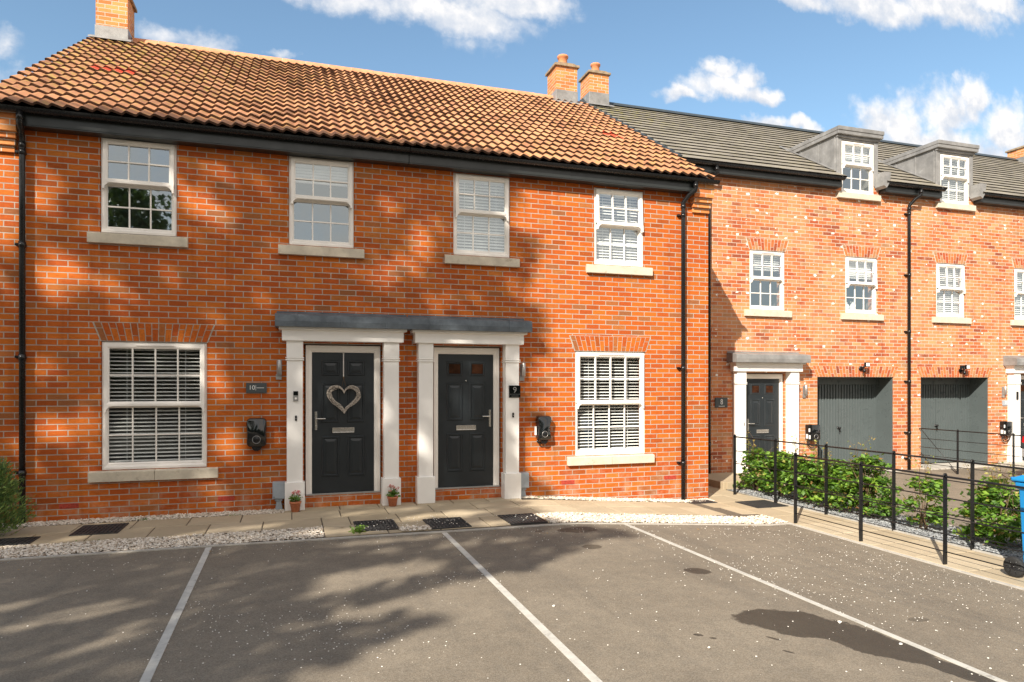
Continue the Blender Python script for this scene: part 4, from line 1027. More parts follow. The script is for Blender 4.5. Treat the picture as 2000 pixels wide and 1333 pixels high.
l = MB(); l.box(8.11, 8.25, Y2-.0245, Y2-.022, 1.247, 1.256); l.build('line', M['letter'], s)
s = sign(15.86, 16.02, 1.19, 1.31, Y2, 'tiny grey plate reading 7 above the farthest charger', M['grey'])
text_obj('lettering', '7', .09, (15.945, Y2-.0235, 1.25), M['letter'], s, .001)

def charger_box(x, z, Y, w, h, d, label, waist, socket=True, lever=False):
    t = empty('ev_charger', (x, Y, z), label, 'car charger', 'black car chargers on the walls')
    m = MB(); n = 40; L = []
    def outline(sx, sz, wk):
        pts = []
        for k in range(n):
            a = 2*math.pi*k/n; c, s_ = math.cos(a), math.sin(a); p = 5.5
            px = abs(c)**(2/p)*(1 if c > 0 else -1); pz = abs(s_)**(2/p)*(1 if s_ > 0 else -1)
            ww = 1 - wk*(max(0, 1-abs(pz+.05)**1.6*1.35))
            pts.append((px*sx*ww, pz*sz))
        return pts
    for (q, yy, wk) in ((.94, 0, waist*.3), (1, -.02, waist*.35), (1, -d*.6, waist*.6), (.965, -d*.9, waist), (.90, -d, waist), (.0, -d-.002, 0)):
        L.append([(x+px, Y+yy, z+pz) for px, pz in outline(w/2*q, h/2*(q if q > 0 else 0), wk)])
    vs = sum(L, []); fs = [(l*n+k, l*n+(k+1) % n, (l+1)*n+(k+1) % n, (l+1)*n+k) for l in range(len(L)-2) for k in range(n)]
    fs.append(tuple(4*n+k for k in range(n))); m.add(vs, fs, 0, True); m.build('housing', M['gloss'], t)
    r = MB(); rz = z-h*.24; rr = w*.19; pr = [(x+rr*math.cos(2*math.pi*k/28), Y-d-.002, rz+rr*math.sin(2*math.pi*k/28)) for k in range(29)]
    r.tube(pr, .0035, 6, caps=False); r.build('light_ring', M['steel'], t)
    c = MB(); c.lathe([(w*.17, 0), (w*.15, -.004), (.0, -.005)], (x, Y-d-.000, rz), 20, axis='y'); c.build('badge', M['black'], t)
    if socket:
        b_ = MB(); b_.prism([(x-.07, z-h/2+.02), (x+.08, z-h/2+.02), (x+.05, z-h/2-.035), (x+.02, z-h/2-.055), (x-.03, z-h/2-.05), (x-.055, z-h/2-.02)], 'y', Y-d*.75, Y-.02); b_.build('plug', M['black'], t, bevel=.008)
    return t
c = charger_box(-.445, 1.055, 0, .262, .385, .115, 'black car charger with a ring, below the number 10 plate', .10)
c = charger_box(3.615, 1.035, 0, .235, .375, .125, 'waisted black car charger casting its shadow on the sunlit brick of house nine', .28)
m = MB(); m.box(3.480, 3.498, -.075, -.03, .93, 1.06); m.build('sticker', M['letter'], c)
m = MB(); m.tube([(3.53, -.05, .87), (3.51, -.07, .84), (3.53, -.07, .815), (3.57, -.06, .80)], .014, 8); m.build('hook', M['black'], c)
def tethered(x, z, label):
    t = charger_box(x+.03, z, Y2, .26, .34, .12, label, .12, False)
    m = MB(); m.box(x-.15, x-.085, Y2-.10, Y2, z-.16, z+.17); m.box(x-.09, x-.07, Y2-.13, Y2-.02, z-.17, z+.175); m.build('side_housing', M['black'], t, bevel=.01)
    s_ = MB(); s_.box(x-.153, x-.149, Y2-.09, Y2-.03, z-.12, z-.03); s_.box(x-.140, x-.10, Y2-.104, Y2-.099, z-.13, z-.05); s_.box(x-.145, x-.11, Y2-.104, Y2-.099, z+.02, z+.09); s_.build('sticker', M['letter'], t)
    cb = MB()
    for k, r in enumerate((.0, .035)):
        pts = [(x-.02+(.13-r*.6)*math.cos(a), Y2-.06-.02*k, z-.18+(.13-r)*math.sin(a)) for a in [math.pi*(1.0+i/12) for i in range(13)]]
        cb.tube(pts, .011, 7)
    cb.build('cable', M['rubber'], t); return t
tethered(10.38, .68, 'black tethered car charger left of the nearer garage door')
tethered(15.93, .655, 'black tethered car charger between the farther garage and column, its cable looped')

def doorbell():
    t = empty('doorbell', (.05, -.155, 1.47), 'small black and silver doorbell on the column left of the wreath door', 'doorbell')
    m = MB(); m.box(.018, .082, -.178, -.155, 1.47, 1.605); m.build('body', M['steel'], t, bevel=.004)
    m = MB(); m.box(.020, .080, -.1795, -.176, 1.545, 1.600); m.build('camera_window', M['gloss'], t, bevel=.002)
    m = MB(); m.lathe([(.015, 0), (.014, -.003)], (.05, -.178, 1.505), 18, axis='y'); m.build('button', M['white'], t)
doorbell()
for (x, label) in ((.052, 'little black bell push on the column beside door ten'), (3.10, 'little black bell push under the number 9 plate')):
    t = empty('bell_push', (x, -.155, 1.20), label, 'bell push', 'small black bell pushes'); m = MB(); m.box(x-.013, x+.013, -.168, -.155, 1.205, 1.275); m.build('plate', M['black'], t, bevel=.002)
    m = MB(); m.lathe([(.007, 0), (.007, -.004)], (x, -.168, 1.235), 12, axis='y'); m.build('button', M['steel'], t)
t = empty('bell_push', (16.14, Y2-.155, 1.3), 'black bell push on the farthest white column', 'bell push'); m = MB(); m.box(16.10, 16.15, Y2-.18, Y2-.155, 1.33, 1.52); m.build('plate', M['black'], t, bevel=.003)
m = MB(); m.box(8.60, 8.622, Y2-.165, Y2-.155, .86, .93); t = m.build('bell_push', M['steel'], bevel=.002); tag(t, 'tiny silver bell push on the column left of door eight', 'bell push')

def meter(x0, x1, z, label):
    t = empty('service_box', ((x0+x1)/2, 0, 0), label, 'service box', 'grey service boxes low on the wall')
    b_ = MB(); b_.box(x0, x1, -.12, -.0, z, z+.225); b_.box(x0+.008, x1-.008, -.128, -.12, z+.01, z+.215); b_.build('box', M['grey'], t, bevel=.006)
    b_ = MB(); b_.box(x0+.03, x1-.035, -.10, -.0, z-.03, z); b_.prism([(x0+.05, z-.03), (x1-.05, z-.03), (x1-.035, z-.13), (x1-.035, -.02), (x0+.035, -.02), (x0+.035, z-.13)], 'y', -.085, -.01); b_.build('duct', M['grey'], t, bevel=.008)
    b_ = MB(); b_.lathe([(.006, 0), (.006, -.003)], (x0+.02, -.128, z+.03), 8, axis='y'); b_.build('screw', M['black'], t)
meter(-.245, -.085, .165, 'grey service box at the foot of the leftmost column')
meter(3.205, 3.365, .15, 'grey service box half hidden behind the column of house nine')

def wreath():
    t = empty('heart_wreath', (.70, -.03, 1.35), 'grey willow heart wreath hanging on a white ribbon from the dark door', 'wreath')
    m = MB(); cx, cz = .690, 1.525
    def H(a): 
        x = 16*math.sin(a)**3; z = 13*math.cos(a)-5*math.cos(2*a)-2*math.cos(3*a)-math.cos(4*a)
        return x/16*.203, (z-1)/16*.192
    for s_ in range(24):
        ph = random.uniform(0, 6.28); fr = random.choice((3, 4, 5, 6, 7)); am = random.uniform(.012, .036); ph2 = random.uniform(0, 6.28); pts = []
        a0 = random.uniform(0, 6.28); ln = random.uniform(3.2, 6.0)
        for k in range(46):
            a = a0 + ln*k/45; x, z = H(a); rr = 1 + am*6.0*math.sin(fr*a*.6+ph)*.9; 
            yy = .016*math.cos(fr*a*.6+ph2)
            pts.append((cx+x*rr, .035-.002+yy-.028, cz+z*rr))
        m.tube(pts, random.uniform(.0032, .0055), 5)
    m.build('willow_heart', M['wicker'], t)
    r = MB(); r.box(.677, .691, .030, .0335, 1.78, 2.128); r.box(.675, .693, .028, .06, 2.120, 2.128); r.build('ribbon', M['ribbon'], t)
    c = MB(); c.tube([(.684, .026, 1.80), (.684, .02, 1.76), (.66, .016, 1.66)], .003, 5); c.tube([(.684, .026, 1.80), (.70, .018, 1.72), (.715, .016, 1.65)], .003, 5); c.box(.674, .694, .024, .034, 1.775, 1.80); c.build('hook', M['twig'], t)
wreath()

def leaves(name, P, size, mat, parent, up=.4, aspect=.6, fold=.25, loc=(0,0,0), nrm=None):
    P = np.asarray(P); n = len(P)
    size = np.broadcast_to(size, (n,)).copy() * rng.uniform(.5, 1.3, n)
    N_ = rng.normal(0, 1, (n, 3)); N_[:, 2] = np.abs(N_[:, 2]) + up
    if nrm is not None: N_ += nrm
    N_ /= np.linalg.norm(N_, axis=1)[:, None]
    T = rng.normal(0, 1, (n, 3)); T -= (T*N_).sum(1)[:, None]*N_; T /= np.linalg.norm(T, axis=1)[:, None]
    B = np.cross(N_, T); s = size[:, None]
    a = P - T*s*.5; c = P + T*s*.5; mid = P - T*s*.04 - N_*s*fold*.25
    b_ = P - T*s*.08 + B*s*aspect*.5; d = P - T*s*.08 - B*s*aspect*.5
    V = np.stack([a, b_, c, d, mid], 1).reshape(-1, 3); o = (np.arange(n)*5)[:, None, None]
    F = (np.array([(0,4,1),(1,4,2),(0,3,4),(3,2,4)])[None] + o).reshape(-1, 3)
    return raw_mesh(name, V, F, mat, parent, loc=loc)

def flowerpot(x, y, label):
    z = sg(x)+.014; t = empty('flower_pot', (x, y, z), label, 'flower pot', 'potted pink geraniums by the door')
    m = MB(); m.lathe([(.048, 0), (.052, .003), (.066, .105), (.074, .107), (.077, .135), (.068, .136), (.064, .115), (.05, .112)], (x, y, z), 24); m.build('pot', M['pot'], t)
    m = MB(); m.lathe([(.063, 0), (.0, .004)], (x, y, z+.12), 16); m.build('soil', M['soil'], t)
    P = rng.normal(0, 1, (90, 3))*[.040, .040, .018] + [x, y, z+.175]
    leaves('foliage', P, .042, M['gleaf'], t, .9, .95)
    st = MB(); F_ = []
    for k in range(7):
        a = 6.28*k/7+x; r = random.uniform(.03, .085); top = Vector((x+r*math.cos(a), y+r*math.sin(a)*.6, z+random.uniform(.22, .275))); st.tube([(x, y, z+.13), (x+r*.4*math.cos(a), y+r*.3*math.sin(a), z+.19), top], .0025, 5)
        F_.append(rng.normal(0, 1, (14, 3))*[.013, .013, .010] + np.array(top))
    st.build('stem', M['gleaf'], t); leaves('flowers', np.concatenate(F_), .022, M['petal'], t, .6, .95)
flowerpot(.045, -.27, 'terracotta pot of pink geraniums before the left column of door ten')
flowerpot(1.325, -.25, 'terracotta pot of pink geraniums before the right column of door ten')

def grate(x0, x1, y0, y1, label, skew=0.):
    m = MB(); zc = sg((x0+x1)/2); z0 = zc+.002; z1 = zc+.024
    m.box(x0, x1, y0, y1, z0, z1-.008)
    m.box(x0, x0+.018, y0, y1, z1-.008, z1); m.box(x1-.018, x1, y0, y1, z1-.008, z1); m.box(x0+.018, x1-.018, y0, y0+.014, z1-.008, z1); m.box(x0+.018, x1-.018, y1-.014, y1, z1-.008, z1)
    n = int((x1-x0-.04)/.043)
    for k in range(n): a = x0+.026+k*.043; m.box(a, a+.022, y0+.02, y1-.02, z1-.0079, z1-.001)
    for k in range(1, 5): yy = y0+(y1-y0)*k/5; m.box(x0+.02, x1-.02, yy-.005, yy+.005, z1-.0078, z1-.002)
    o = m.build('ribbed_grate', M['cast']); tag(o, label, 'grate', 'black ribbed grates in the paving'); return o
grate(-2.35, -1.87, -1.04, -.47, 'black ribbed grate under the big left window, clear of chippings')
grate(-3.19, -2.63, -1.35, -.99, 'black ribbed grate partly hidden by the conifer shrub')
grate(.71, 1.19, -1.80, -1.21, 'leftmost of three black ribbed grates, with a green weed at its corner')
grate(1.54, 2.02, -1.92, -1.34, 'middle one of three black ribbed grates, touching the bay edging')
grate(2.50, 2.97, -1.94, -1.37, 'rightmost of the three black ribbed grates before door nine')
m = MB(); m.box(5.92, 6.42, -.42, -.12, sg(6.1)+.004, sg(6.1)+.022); 
for k in range(9): m.box(5.94+k*.052, 5.965+k*.052, -.40, -.14, sg(6.1)+.022, sg(6.1)+.027)
tag(m.build('drain_cover', M['cast']), 'dark drain cover in the slabs at the foot of the right downpipe', 'drain cover')
m = MB(); m.box(6.72, 7.28, -1.02, -.45, -.196, -.176); m.box(6.75, 7.25, -.99, -.48, -.176, -.172)
tag(m.build('inspection_cover', M['cast'], bevel=.003), 'square dark inspection cover in the walk between the railings', 'inspection cover')
t = empty('weed', (.72, -1.82, .01), 'small green weed growing beside the leftmost grate of three', 'weed'); leaves('leaf', rng.normal(0, 1, (70, 3))*[.035, .03, .022]+[.72, -1.82, .045], .045, M['weed'], t, .8, .8)
P = np.concatenate([rng.normal(0, 1, (26, 3))*[.05, .012, .008]+[c, -.30+d, .022] for c, d in ((-1.75,.02),(-1.72,0.0),(-.72,-.02),(-2.05,-1.1),(3.5,.1))])
o = leaves('weed_tufts', P, .025, M['weed'], None, .8, .4); tag(o, 'tiny green weeds in the chippings at the foot of the wall', kind='stuff')

def flood(x, z, label, white):
    t = empty('floodlight', (x, Y2, z), label, 'floodlight', 'security lights above the garages')
    m = MB(); m.box(x-.02, x+.10, Y2-.17, Y2-.12, z+.03, z+.13); m.box(x-.13, x-.03, Y2-.14, Y2-.09, z+.04, z+.12) if white else None; m.build('lamp_head', M['black'], t, bevel=.012)
    m = MB(); m.box(x-.005, x+.085, Y2-.175, Y2-.168, z+.045, z+.115); m.build('lens', M['letter'], t, bevel=.002)
    m = MB(); m.tube([(x, Y2, z), (x, Y2-.07, z), (x, Y2-.12, z+.05)], .022, 10); m.lathe([(.05, 0), (.05, -.03), (.03, -.035)], (x, Y2, z), 16, axis='y'); m.build('arm', M['black'], t)
    m = MB(); m.lathe([(.0, -.045), (.028, -.03), (.034, 0), (.028, .03), (.02, .035)], (x+.02, Y2-.09, z-.05), 14); m.build('sensor', M['black'], t)
flood(11.68, 2.03, 'black floodlight with sensor above the nearer garage', False)
flood(14.55, 2.0, 'twin-headed black floodlight above the farther garage', True)
t = empty('vase', (11.45, Y2+.16, 3.27), 'round white ornament on the sill inside the middle upper window', 'ornament'); m = MB(); m.lathe([(.03, 0), (.07, .03), (.085, .09), (.06, .15), (.03, .17), (.045, .19)], (11.45, Y2+.17, 3.27), 18); m.build('body', M['letter'], t)
t = empty('vase', (11.63, Y2+.16, 3.27), 'white jug with a spout on the sill inside the middle upper window', 'ornament'); m = MB(); m.lathe([(.04, 0), (.06, .05), (.055, .12), (.03, .18), (.04, .22)], (11.63, Y2+.17, 3.27), 18); m.build('body', M['letter'], t); m = MB(); m.tube([(11.67,Y2+.17,3.45),(11.72,Y2+.17,3.42),(11.70,Y2+.17,3.34)], .008, 6); m.build('handle', M['letter'], t)

P = scatter(-4, 6.3, -2.16, -2.06, 150, .006); pebbles('kerb_grit', P, .003, .007, M['gchip'], 'dark grit gathered along the edge of the parking bays', .5)
P = np.concatenate([scatter(-3, 6.2, -2.6, -1.4, 5, .022), scatter(7.45, 8.2, -5, .5, 26, .03)]); o = leaves('fallen_leaves', P, .035, M['dead'], None, 3, .6); tag(o, 'few small brown leaves fallen on the path and bed', kind='stuff')
# ------------------------------------------------------------------ railings
def railing(pts, h, g, label, brace=None, wall=None):
    t = empty('estate_railing', (*pts[0], g), label, 'railing', 'black estate railings')
    for (x, y) in pts:
        m = MB(); m.box(x-.024, x+.024, y-.006, y+.006, g-.15, g+h-.02); m.lathe([(.024, -.006), (.024, .006)], (x, y, g+h-.02), 14, axis='y')
        m.build('post', M['iron'], t)
    a = pts[0] if wall is None else wall; b_ = pts[-1]
    d = Vector((b_[0]-a[0], b_[1]-a[1], 0)).normalized()*.0
    for f, r in ((.965, .0115), (.735, .0065), (.53, .0065), (.345, .0065), (.155, .0065)):
        m = MB(); line = [Vector((*( wall,)[0], g+h*f)) ] if wall else []
        line += [Vector((x, y, g+h*f)) for x, y in pts]
        m.tube(line, r, 8); m.build('rail', M['iron'], t)
    if brace:
        m = MB(); m.tube(brace, .006, 6); m.build('brace', M['iron'], t)
    return t
railing([(6.49, y) for y in (-2.10, -3.22, -4.33, -5.44, -6.55, -7.66)], .965, -.2, 'black railing along the tarmac edge, in front of the slabs')
railing([(7.18, .19), (7.26, -.74), (7.33, -1.74), (7.38, -2.86), (7.38, -3.93), (7.38, -5.0), (7.38, -6.1)], 1.035, -.2, 'black railing behind the slabs, with the beech hedge growing against it')
railing([(13.32, y) for y in (1.08, -.09, -1.2, -2.3)], .94, -.2, 'black railing between the two garage drives, starting at the downpipe', brace=[(13.32, Y2-.05, .70), (13.32, 1.08, -.18)], wall=(13.32, Y2-.02))

# ------------------------------------------------------------------ plants
def beech(x, y, rx, ry, h, n, label, wisps=5, base=-.2, lean=0):
    t = empty('beech_shrub', (x, y, base), label, 'shrub', 'beech shrubs along the railing')
    st = MB(); tips = []
    for k in range(9):
        a = random.uniform(0, 6.28); r = random.uniform(.15, .95); tx, ty = x+rx*r*math.cos(a), y+ry*r*math.sin(a); tz = base+h*random.uniform(.55, .98)
        mid = Vector((x+(tx-x)*.35, y+(ty-y)*.35, base+(tz-base)*.5)); p0 = (x+random.uniform(-.05,.05), y+random.uniform(-.08,.08), base-.02)
        st.tube([p0, mid, (tx, ty, tz)], [.009, .006, .003], 6); tips.append((p0, mid, (tx, ty, tz)))
    wp = []
    for k in range(wisps):
        a = random.uniform(0, 6.28); r = random.uniform(.1, .8); bx, by = x+rx*r*math.cos(a), y+ry*r*math.sin(a); hh = h*random.uniform(1.08, 1.36)
        q = [(bx, by, base+h*.6), (bx+random.uniform(-.04,.04), by+random.uniform(-.05,.05), base+hh*.85), (bx+random.uniform(-.1,.1), by+random.uniform(-.12,.12), base+hh)]
        st.tube(q, [.004, .003, .0015], 5)
        for j in range(17):
            u = j/16; p = Vector(q[0]).lerp(Vector(q[2]), .25+.75*u); wp.append((p.x+random.uniform(-.035,.035), p.y+random.uniform(-.04,.04), p.z+random.uniform(-.02,.02)))
    st.build('stem', M['twig'], t)
    # leaves gathered in sprays round branch points, densest near the outside
    n = int(n*1.35); nc = max(12, n//34); C_ = []
    while len(C_) < nc:
        u = rng.uniform(-1, 1, 3); q = (u[0]**2+u[1]**2)**.5
        if q > 1: continue
        z = (u[2]+1)/2
        w = .55+.45*math.sin(math.pi*min(1, z*1.05+.12))
        if z < .10 + .10*random.random(): continue
        if q < .35 and random.random() < .5: continue
        C_.append((x+u[0]*rx*w, y+u[1]*ry*w, base+h*z*(1-.16*q)))
    C_ = np.array(C_); idx = rng.integers(0, nc, n)
    P = C_[idx] + rng.normal(0, 1, (n, 3))*[.055, .06, .028]
    P = P[P[:, 2] > base+.03]
    out = (P - np.array([x, y, base+h*.4])) * 1.2
    leaves('leaves', P, .076, M['beech'], t, .75, .68, nrm=out)
    if wp: leaves('young_leaves', np.array(wp), .042, M['beechy'], t, .5, .6)
    return t
for args in [(7.78, .42, .27, .36, .80, 1500, 'darkest beech shrub at the house end of the hedge', 4), (7.80, -.22, .33, .40, .82, 2000, 'beech shrub in the hedge in front of door eight', 3),
             (7.80, -.85, .36, .42, .80, 2100, 'beech shrub with tall wispy shoots before the car charger', 9), (7.80, -1.45, .36, .42, .78, 2100, 'beech shrub in the middle of the hedge, before the nearer garage', 4),
             (7.82, -2.02, .34, .38, .92, 2000, 'tallest dense beech shrub at the open end of the hedge', 4),
             (7.82, -2.92, .24, .30, .78, 620, 'thin young beech standing alone with bare lower stem', 4), (7.86, -3.88, .40, .46, .80, 1900, 'leafy beech shrub nearest the blue bin', 10)]:
    beech(*args)
# a ragged low fill joining the small shrub
def conifer():
    x, y, b_ = -3.16, -.88, .0; t = empty('conifer_shrub', (x, y, b_), 'feathery green conifer shrub at the left edge before the downpipe', 'shrub')
    m = MB(); m.tube([(x, y, -.02), (x, y, .6), (x, y, .86)], [.018, .012, .004], 7); P = []; S = []
    for k in range(330):
        z = random.uniform(.02, .80); a = random.uniform(0, 6.28); R_ = .40*(1-(z/1.02)**1.7)*random.uniform(.55, 1.05)+.03
        tip = Vector((x+R_*math.cos(a), y+R_*math.sin(a), b_+z+R_*.42)); s = Vector((x, y, b_+max(.02, z-.08)))
        if k % 4 == 0: m.tube([s, s.lerp(tip, .6), tip], [.004, .003, .0015], 4)
        for j in range(30):
            u = random.uniform(.35, 1.04); p = s.lerp(tip, u); w = .055*(1.15-u)+.012; P.append((p.x+random.gauss(0, w), p.y+random.gauss(0, w), p.z+random.gauss(0, w*.8)))
            S.append(tip-s)
    m.build('stem', M['twig'], t); P = np.array(P); n = len(P); T = np.array([tuple(v.normalized()) for v in S]) + rng.normal(0, .42, (n, 3)); T[:,2] += .25; T /= np.linalg.norm(T, axis=1)[:, None]
    B = np.cross(T, rng.normal(0, 1, (n, 3))); B /= np.linalg.norm(B, axis=1)[:, None]; L_ = rng.uniform(.025, .055, (n, 1)); W = .006
    V = np.stack([P-T*L_*.5-B*W, P-T*L_*.5+B*W, P+T*L_*.5+B*W*.3, P+T*L_*.5-B*W*.3], 1).reshape(-1, 3); F = np.arange(n*4).reshape(-1, 4)
    raw_mesh('sprays', V, F, M['conifer'], t)
conifer()

# ------------------------------------------------------------------ blue bin and car
def wheelie_bin():
    x0, x1, y0, y1, g = 6.72, 7.28, -5.44, -4.91, -.186
    t = empty('wheelie_bin', ((x0+x1)/2, (y0+y1)/2, g), 'blue wheelie bin standing between the railings at the right edge', 'bin')
    m = MB()
    def loft(L):
        vs = []; 
        for (a, b_, c, d, z) in L: vs += [(a, c, z), (b_, c, z), (b_, d, z), (a, d, z)]
        n = len(L); fs = [(l*4+k, l*4+(k+1) % 4, (l+1)*4+(k+1) % 4, (l+1)*4+k) for l in range(n-1) for k in range(4)] + [(3,2,1,0), tuple((n-1)*4+k for k in range(4))]
        m.add(vs, fs)
    loft([(x0+.06, x1-.06, y0+.10, y1-.03, g+.04), (x0+.045, x1-.045, y0+.08, y1-.02, g+.18), (x0+.02, x1-.02, y0+.02, y1-.0, g+.86), (x0-.005, x1+.005, y0-.01, y1+.02, g+.87), (x0-.005, x1+.005, y0-.01, y1+.02, g+.93), (x0+.01, x1-.01, y0+.0, y1, g+.935)])
    m.build('body', M['bin'], t, bevel=.012)
    m = MB(); loft([(x0-.02, x1+.02, y0-.03, y1+.05, g+.938), (x0-.02, x1+.02, y0-.03, y1+.05, g+.965), (x0+.03, x1-.03, y0+.05, y1-.02, g+1.0)]); m.build('lid', M['bin'], t, bevel=.010)
    m = MB(); m.tube([(x0+.03, y1+.0, g+.90), (x0+.03, y1+.075, g+.955), (x1-.03, y1+.075, g+.955), (x1-.03, y1+.0, g+.90)], .014, 10); m.build('handle', M['bin'], t)
    for x in (x0-.035, x1-.015):
        w = MB(); w.lathe([(.06, 0), (.092, .0), (.10, .010), (.10, .042), (.092, .05), (.06, .05)], (x, y1+.02, g+.10), 26, axis='x'); wh = w.build('wheel', M['rubber'], t)
        r = MB(); r.lathe([(.058, .006), (.062, .012)], (x, y1+.02, g+.10), 20, axis='x'); r.lathe([(.018, -.006), (.02, .056)], (x, y1+.02, g+.10), 14, axis='x')
        for k in range(6): a = k*math.pi/3; r.box(x+.0, x+.05, 0, 0, 0, 0) if False else r.tube([(x+.004, y1+.02+.018*math.cos(a), g+.10+.018*math.sin(a)), (x+.004, y1+.02+.07*math.cos(a), g+.10+.07*math.sin(a))], .007, 5)
        r.build('hub', M['black'], wh)
wheelie_bin()

def car():
    x0, x1, yt, yn, g = 13.98, 15.72, .22, -3.9, -.2
    t = empty('parked_car', ((x0+x1)/2, (yt+yn)/2, g), 'white parked car whose red tail light and wheel show at the right edge', 'car')
    xc = (x0+x1)/2; hw = (x1-x0)/2
    # side profile rings along the length: (y, sill z, waist z, roof z, half width at waist, at roof)
    st = [(yt, .42, .86, .90, .74, .62), (yt-.06, .26, .92, .96, .83, .66), (yt-.25, .20, .96, 1.16, .86, .64), (yt-.62, .18, .96, 1.40, .87, .62), (yt-1.5, .18, .95, 1.48, .87, .64), (yt-2.3, .18, .93, 1.42, .87, .62),
          (yt-3.0, .18, .90, 1.02, .87, .66), (yt-3.6, .20, .82, .86, .85, .70), (yt-4.0, .24, .68, .72, .78, .66), (yn-.02, .36, .58, .60, .68, .6)]
    V = []; 
    for (y, a, b_, c, w, wr) in st: V += [(xc-w*.93, y, g+a), (xc-w, y, g+(a+b_)/2), (xc-w*.985, y, g+b_), (xc-wr, y, g+c-.03), (xc-wr*.8, y, g+c), (xc+wr*.8, y, g+c), (xc+wr, y, g+c-.03), (xc+w*.985, y, g+b_), (xc+w, y, g+(a+b_)/2), (xc+w*.93, y, g+a)]
    m = MB(); n = 10; F = [(i*n+k, i*n+(k+1) % n, (i+1)*n+(k+1) % n, (i+1)*n+k) for i in range(len(st)-1) for k in range(n)] + [tuple(range(n)), tuple(range((len(st)-1)*n, len(st)*n))[::-1]]
    m.add(V, F, 0, True); b_ = m.build('body', M['carpaint'], t); sb = b_.modifiers.new('smooth', 'SUBSURF'); sb.levels = 2; sb.render_levels = 2
    for s_ in (-1, 1):
        w = MB(); X = lambda k: xc+s_*k
        w.add([(X(.868), yt-.75, g+.98), (X(.872), yt-2.6, g+.96), (X(.70), yt-2.25, g+1.34), (X(.68), yt-.95, g+1.36)], [(0,1,2,3)]); w.build('side_window', M['carglass'], t)
        l = MB(); l.prism([(yt-.32, .90), (yt-.02, .86), (yt+.005, .72), (yt-.08, .70), (yt-.14, .80)], 'x', X(.80), X(.885)); 
        o = l.build('tail_light', M['taillight'], t, bevel=.015); o.data.transform(Matrix.Translation((0, 0, g)))
        for yy in (yt-.78, yt-3.25):
            ww = MB(); ax = X(.885) if s_ > 0 else X(.885); ww.lathe([(.20, -.0), (.30, .0), (.325, .02), (.325, .17), (.30, .19), (.2, .19)], (ax-.01 if s_ < 0 else ax-.18, yy, g+.325), 30, axis='x'); wo = ww.build('wheel', M['rubber'], t)
            r = MB(); r.lathe([(.205, .0), (.205, .01)], ((ax-.012) if s_ < 0 else ax+.004, yy, g+.325), 24, axis='x'); r.build('rim', M['steel'], wo)
    bm_ = MB(); bm_.box(xc-.80, xc+.80, yt-.08, yt+.035, g+.40, g+.60); bm_.build('bumper', M['carpaint'], t, bevel=.03)
    rw = MB(); rw.add([(xc-.6, yt+.0, g+.95), (xc+.6, yt+.0, g+.95), (xc+.52, yt-.45, g+1.36), (xc-.52, yt-.45, g+1.36)], [(0,1,2,3)]); rw.build('rear_window', M['carglass'], t)
car()

# ------------------------------------------------------------------ trees whose shade falls on the fronts
# shade: a point (x, y, z) throws its shadow along the sun's way; (a, b) is where that line meets the house-front plane
def shade_ab(P):
    k = -P[:, 1]; return P[:, 0] + .98*k, P[:, 2] - .95*k
def wanted(a, b_):
    edge = np.interp(b_, [-7.5, -5.6, -4.75, -4.3, -3.9, -3.4, -3.0, -2.7, -2.2, -1.2, 0, 1, 2, 3, 4, 4.9, 5.4], [5.4, 5.7, 5.75, 4.9, 5.25, 5.75, 6.0, 6.5, 5.6, 4.1, 3.42, 3.4, 3.6, 3.55, 3.3, 3.1, 1.0])
    wob = .20*np.sin(b_*5.3+1)+.13*np.sin(b_*11.7+a*2)+.08*np.sin(b_*23+a*7)
    k = (a < edge + wob) & (b_ < 5.05 - .0*a) & (b_ > -9) & (a > -6)
    def hole(cx, cy, rx, ry, an=0.):
        ca, sa = math.cos(an), math.sin(an); dx, dy = a-cx, b_-cy; p = (dx*ca+dy*sa)/rx; q = (dy*ca-dx*sa)/ry
        return p*p+q*q > 1 + .5*np.sin(a*9+cy*3)*np.cos(b_*8+cx) + .35*np.sin(a*21+b_*13+cx*5)
    for h_ in [(-3.35,4.2,.32,1.2,0), (-2.85,4.0,.14,.35,0), (-2.75,3.05,.30,.32,.4), (-2.2,2.95,.35,.10,-.4), (-2.75,1.15,.42,.16,.2), (-2.9,1.9,.2,.10,.2), (-1.0,4.05,.55,.16,-.35), (-.7,4.45,.35,.12,-.3), (-.55,2.85,.33,.12,-.3), (-.93,1.75,.10,.45,0),
               (-.80,.95,.20,.14,0), (-.42,1.72,.22,.07,0), (1.25,3.3,.40,.16,.4), (1.78,3.72,.18,.38,0), (1.3,4.3,.25,.10,.3), (2.0,2.9,.30,.07,0), (1.32,1.15,.10,.30,0), (1.85,.75,.12,.25,0), (2.35,1.4,.10,.3,.2), (3.1,1.7,.12,.10,0), (-.3,.35,.3,.08,0),
               (4.25,-3.45,.55,.42,.3), (5.0,-4.35,.45,.16,.3), (3.1,-2.15,.8,.12,.1), (1.2,-3.6,.6,.20,.5), (2.3,-3.8,.45,.22,.5), (2.0,-4.6,.7,.20,.5), (3.6,-5.7,.9,.12,.4), (2.9,-4.9,.35,.16,.5), (4.6,-2.55,.7,.10,0),
               (1.6,-.6,.55,.15,.2), (3.0,-1.0,.6,.2,.1), (4.2,-1.6,.5,.16,.1), (2.3,-1.6,.5,.12,0), (.6,-1.1,.5,.14,.2), (-.6,-.8,.35,.10,.2), (-1.6,-1.3,.4,.10,.2)]:
        k &= hole(*h_)
    return k
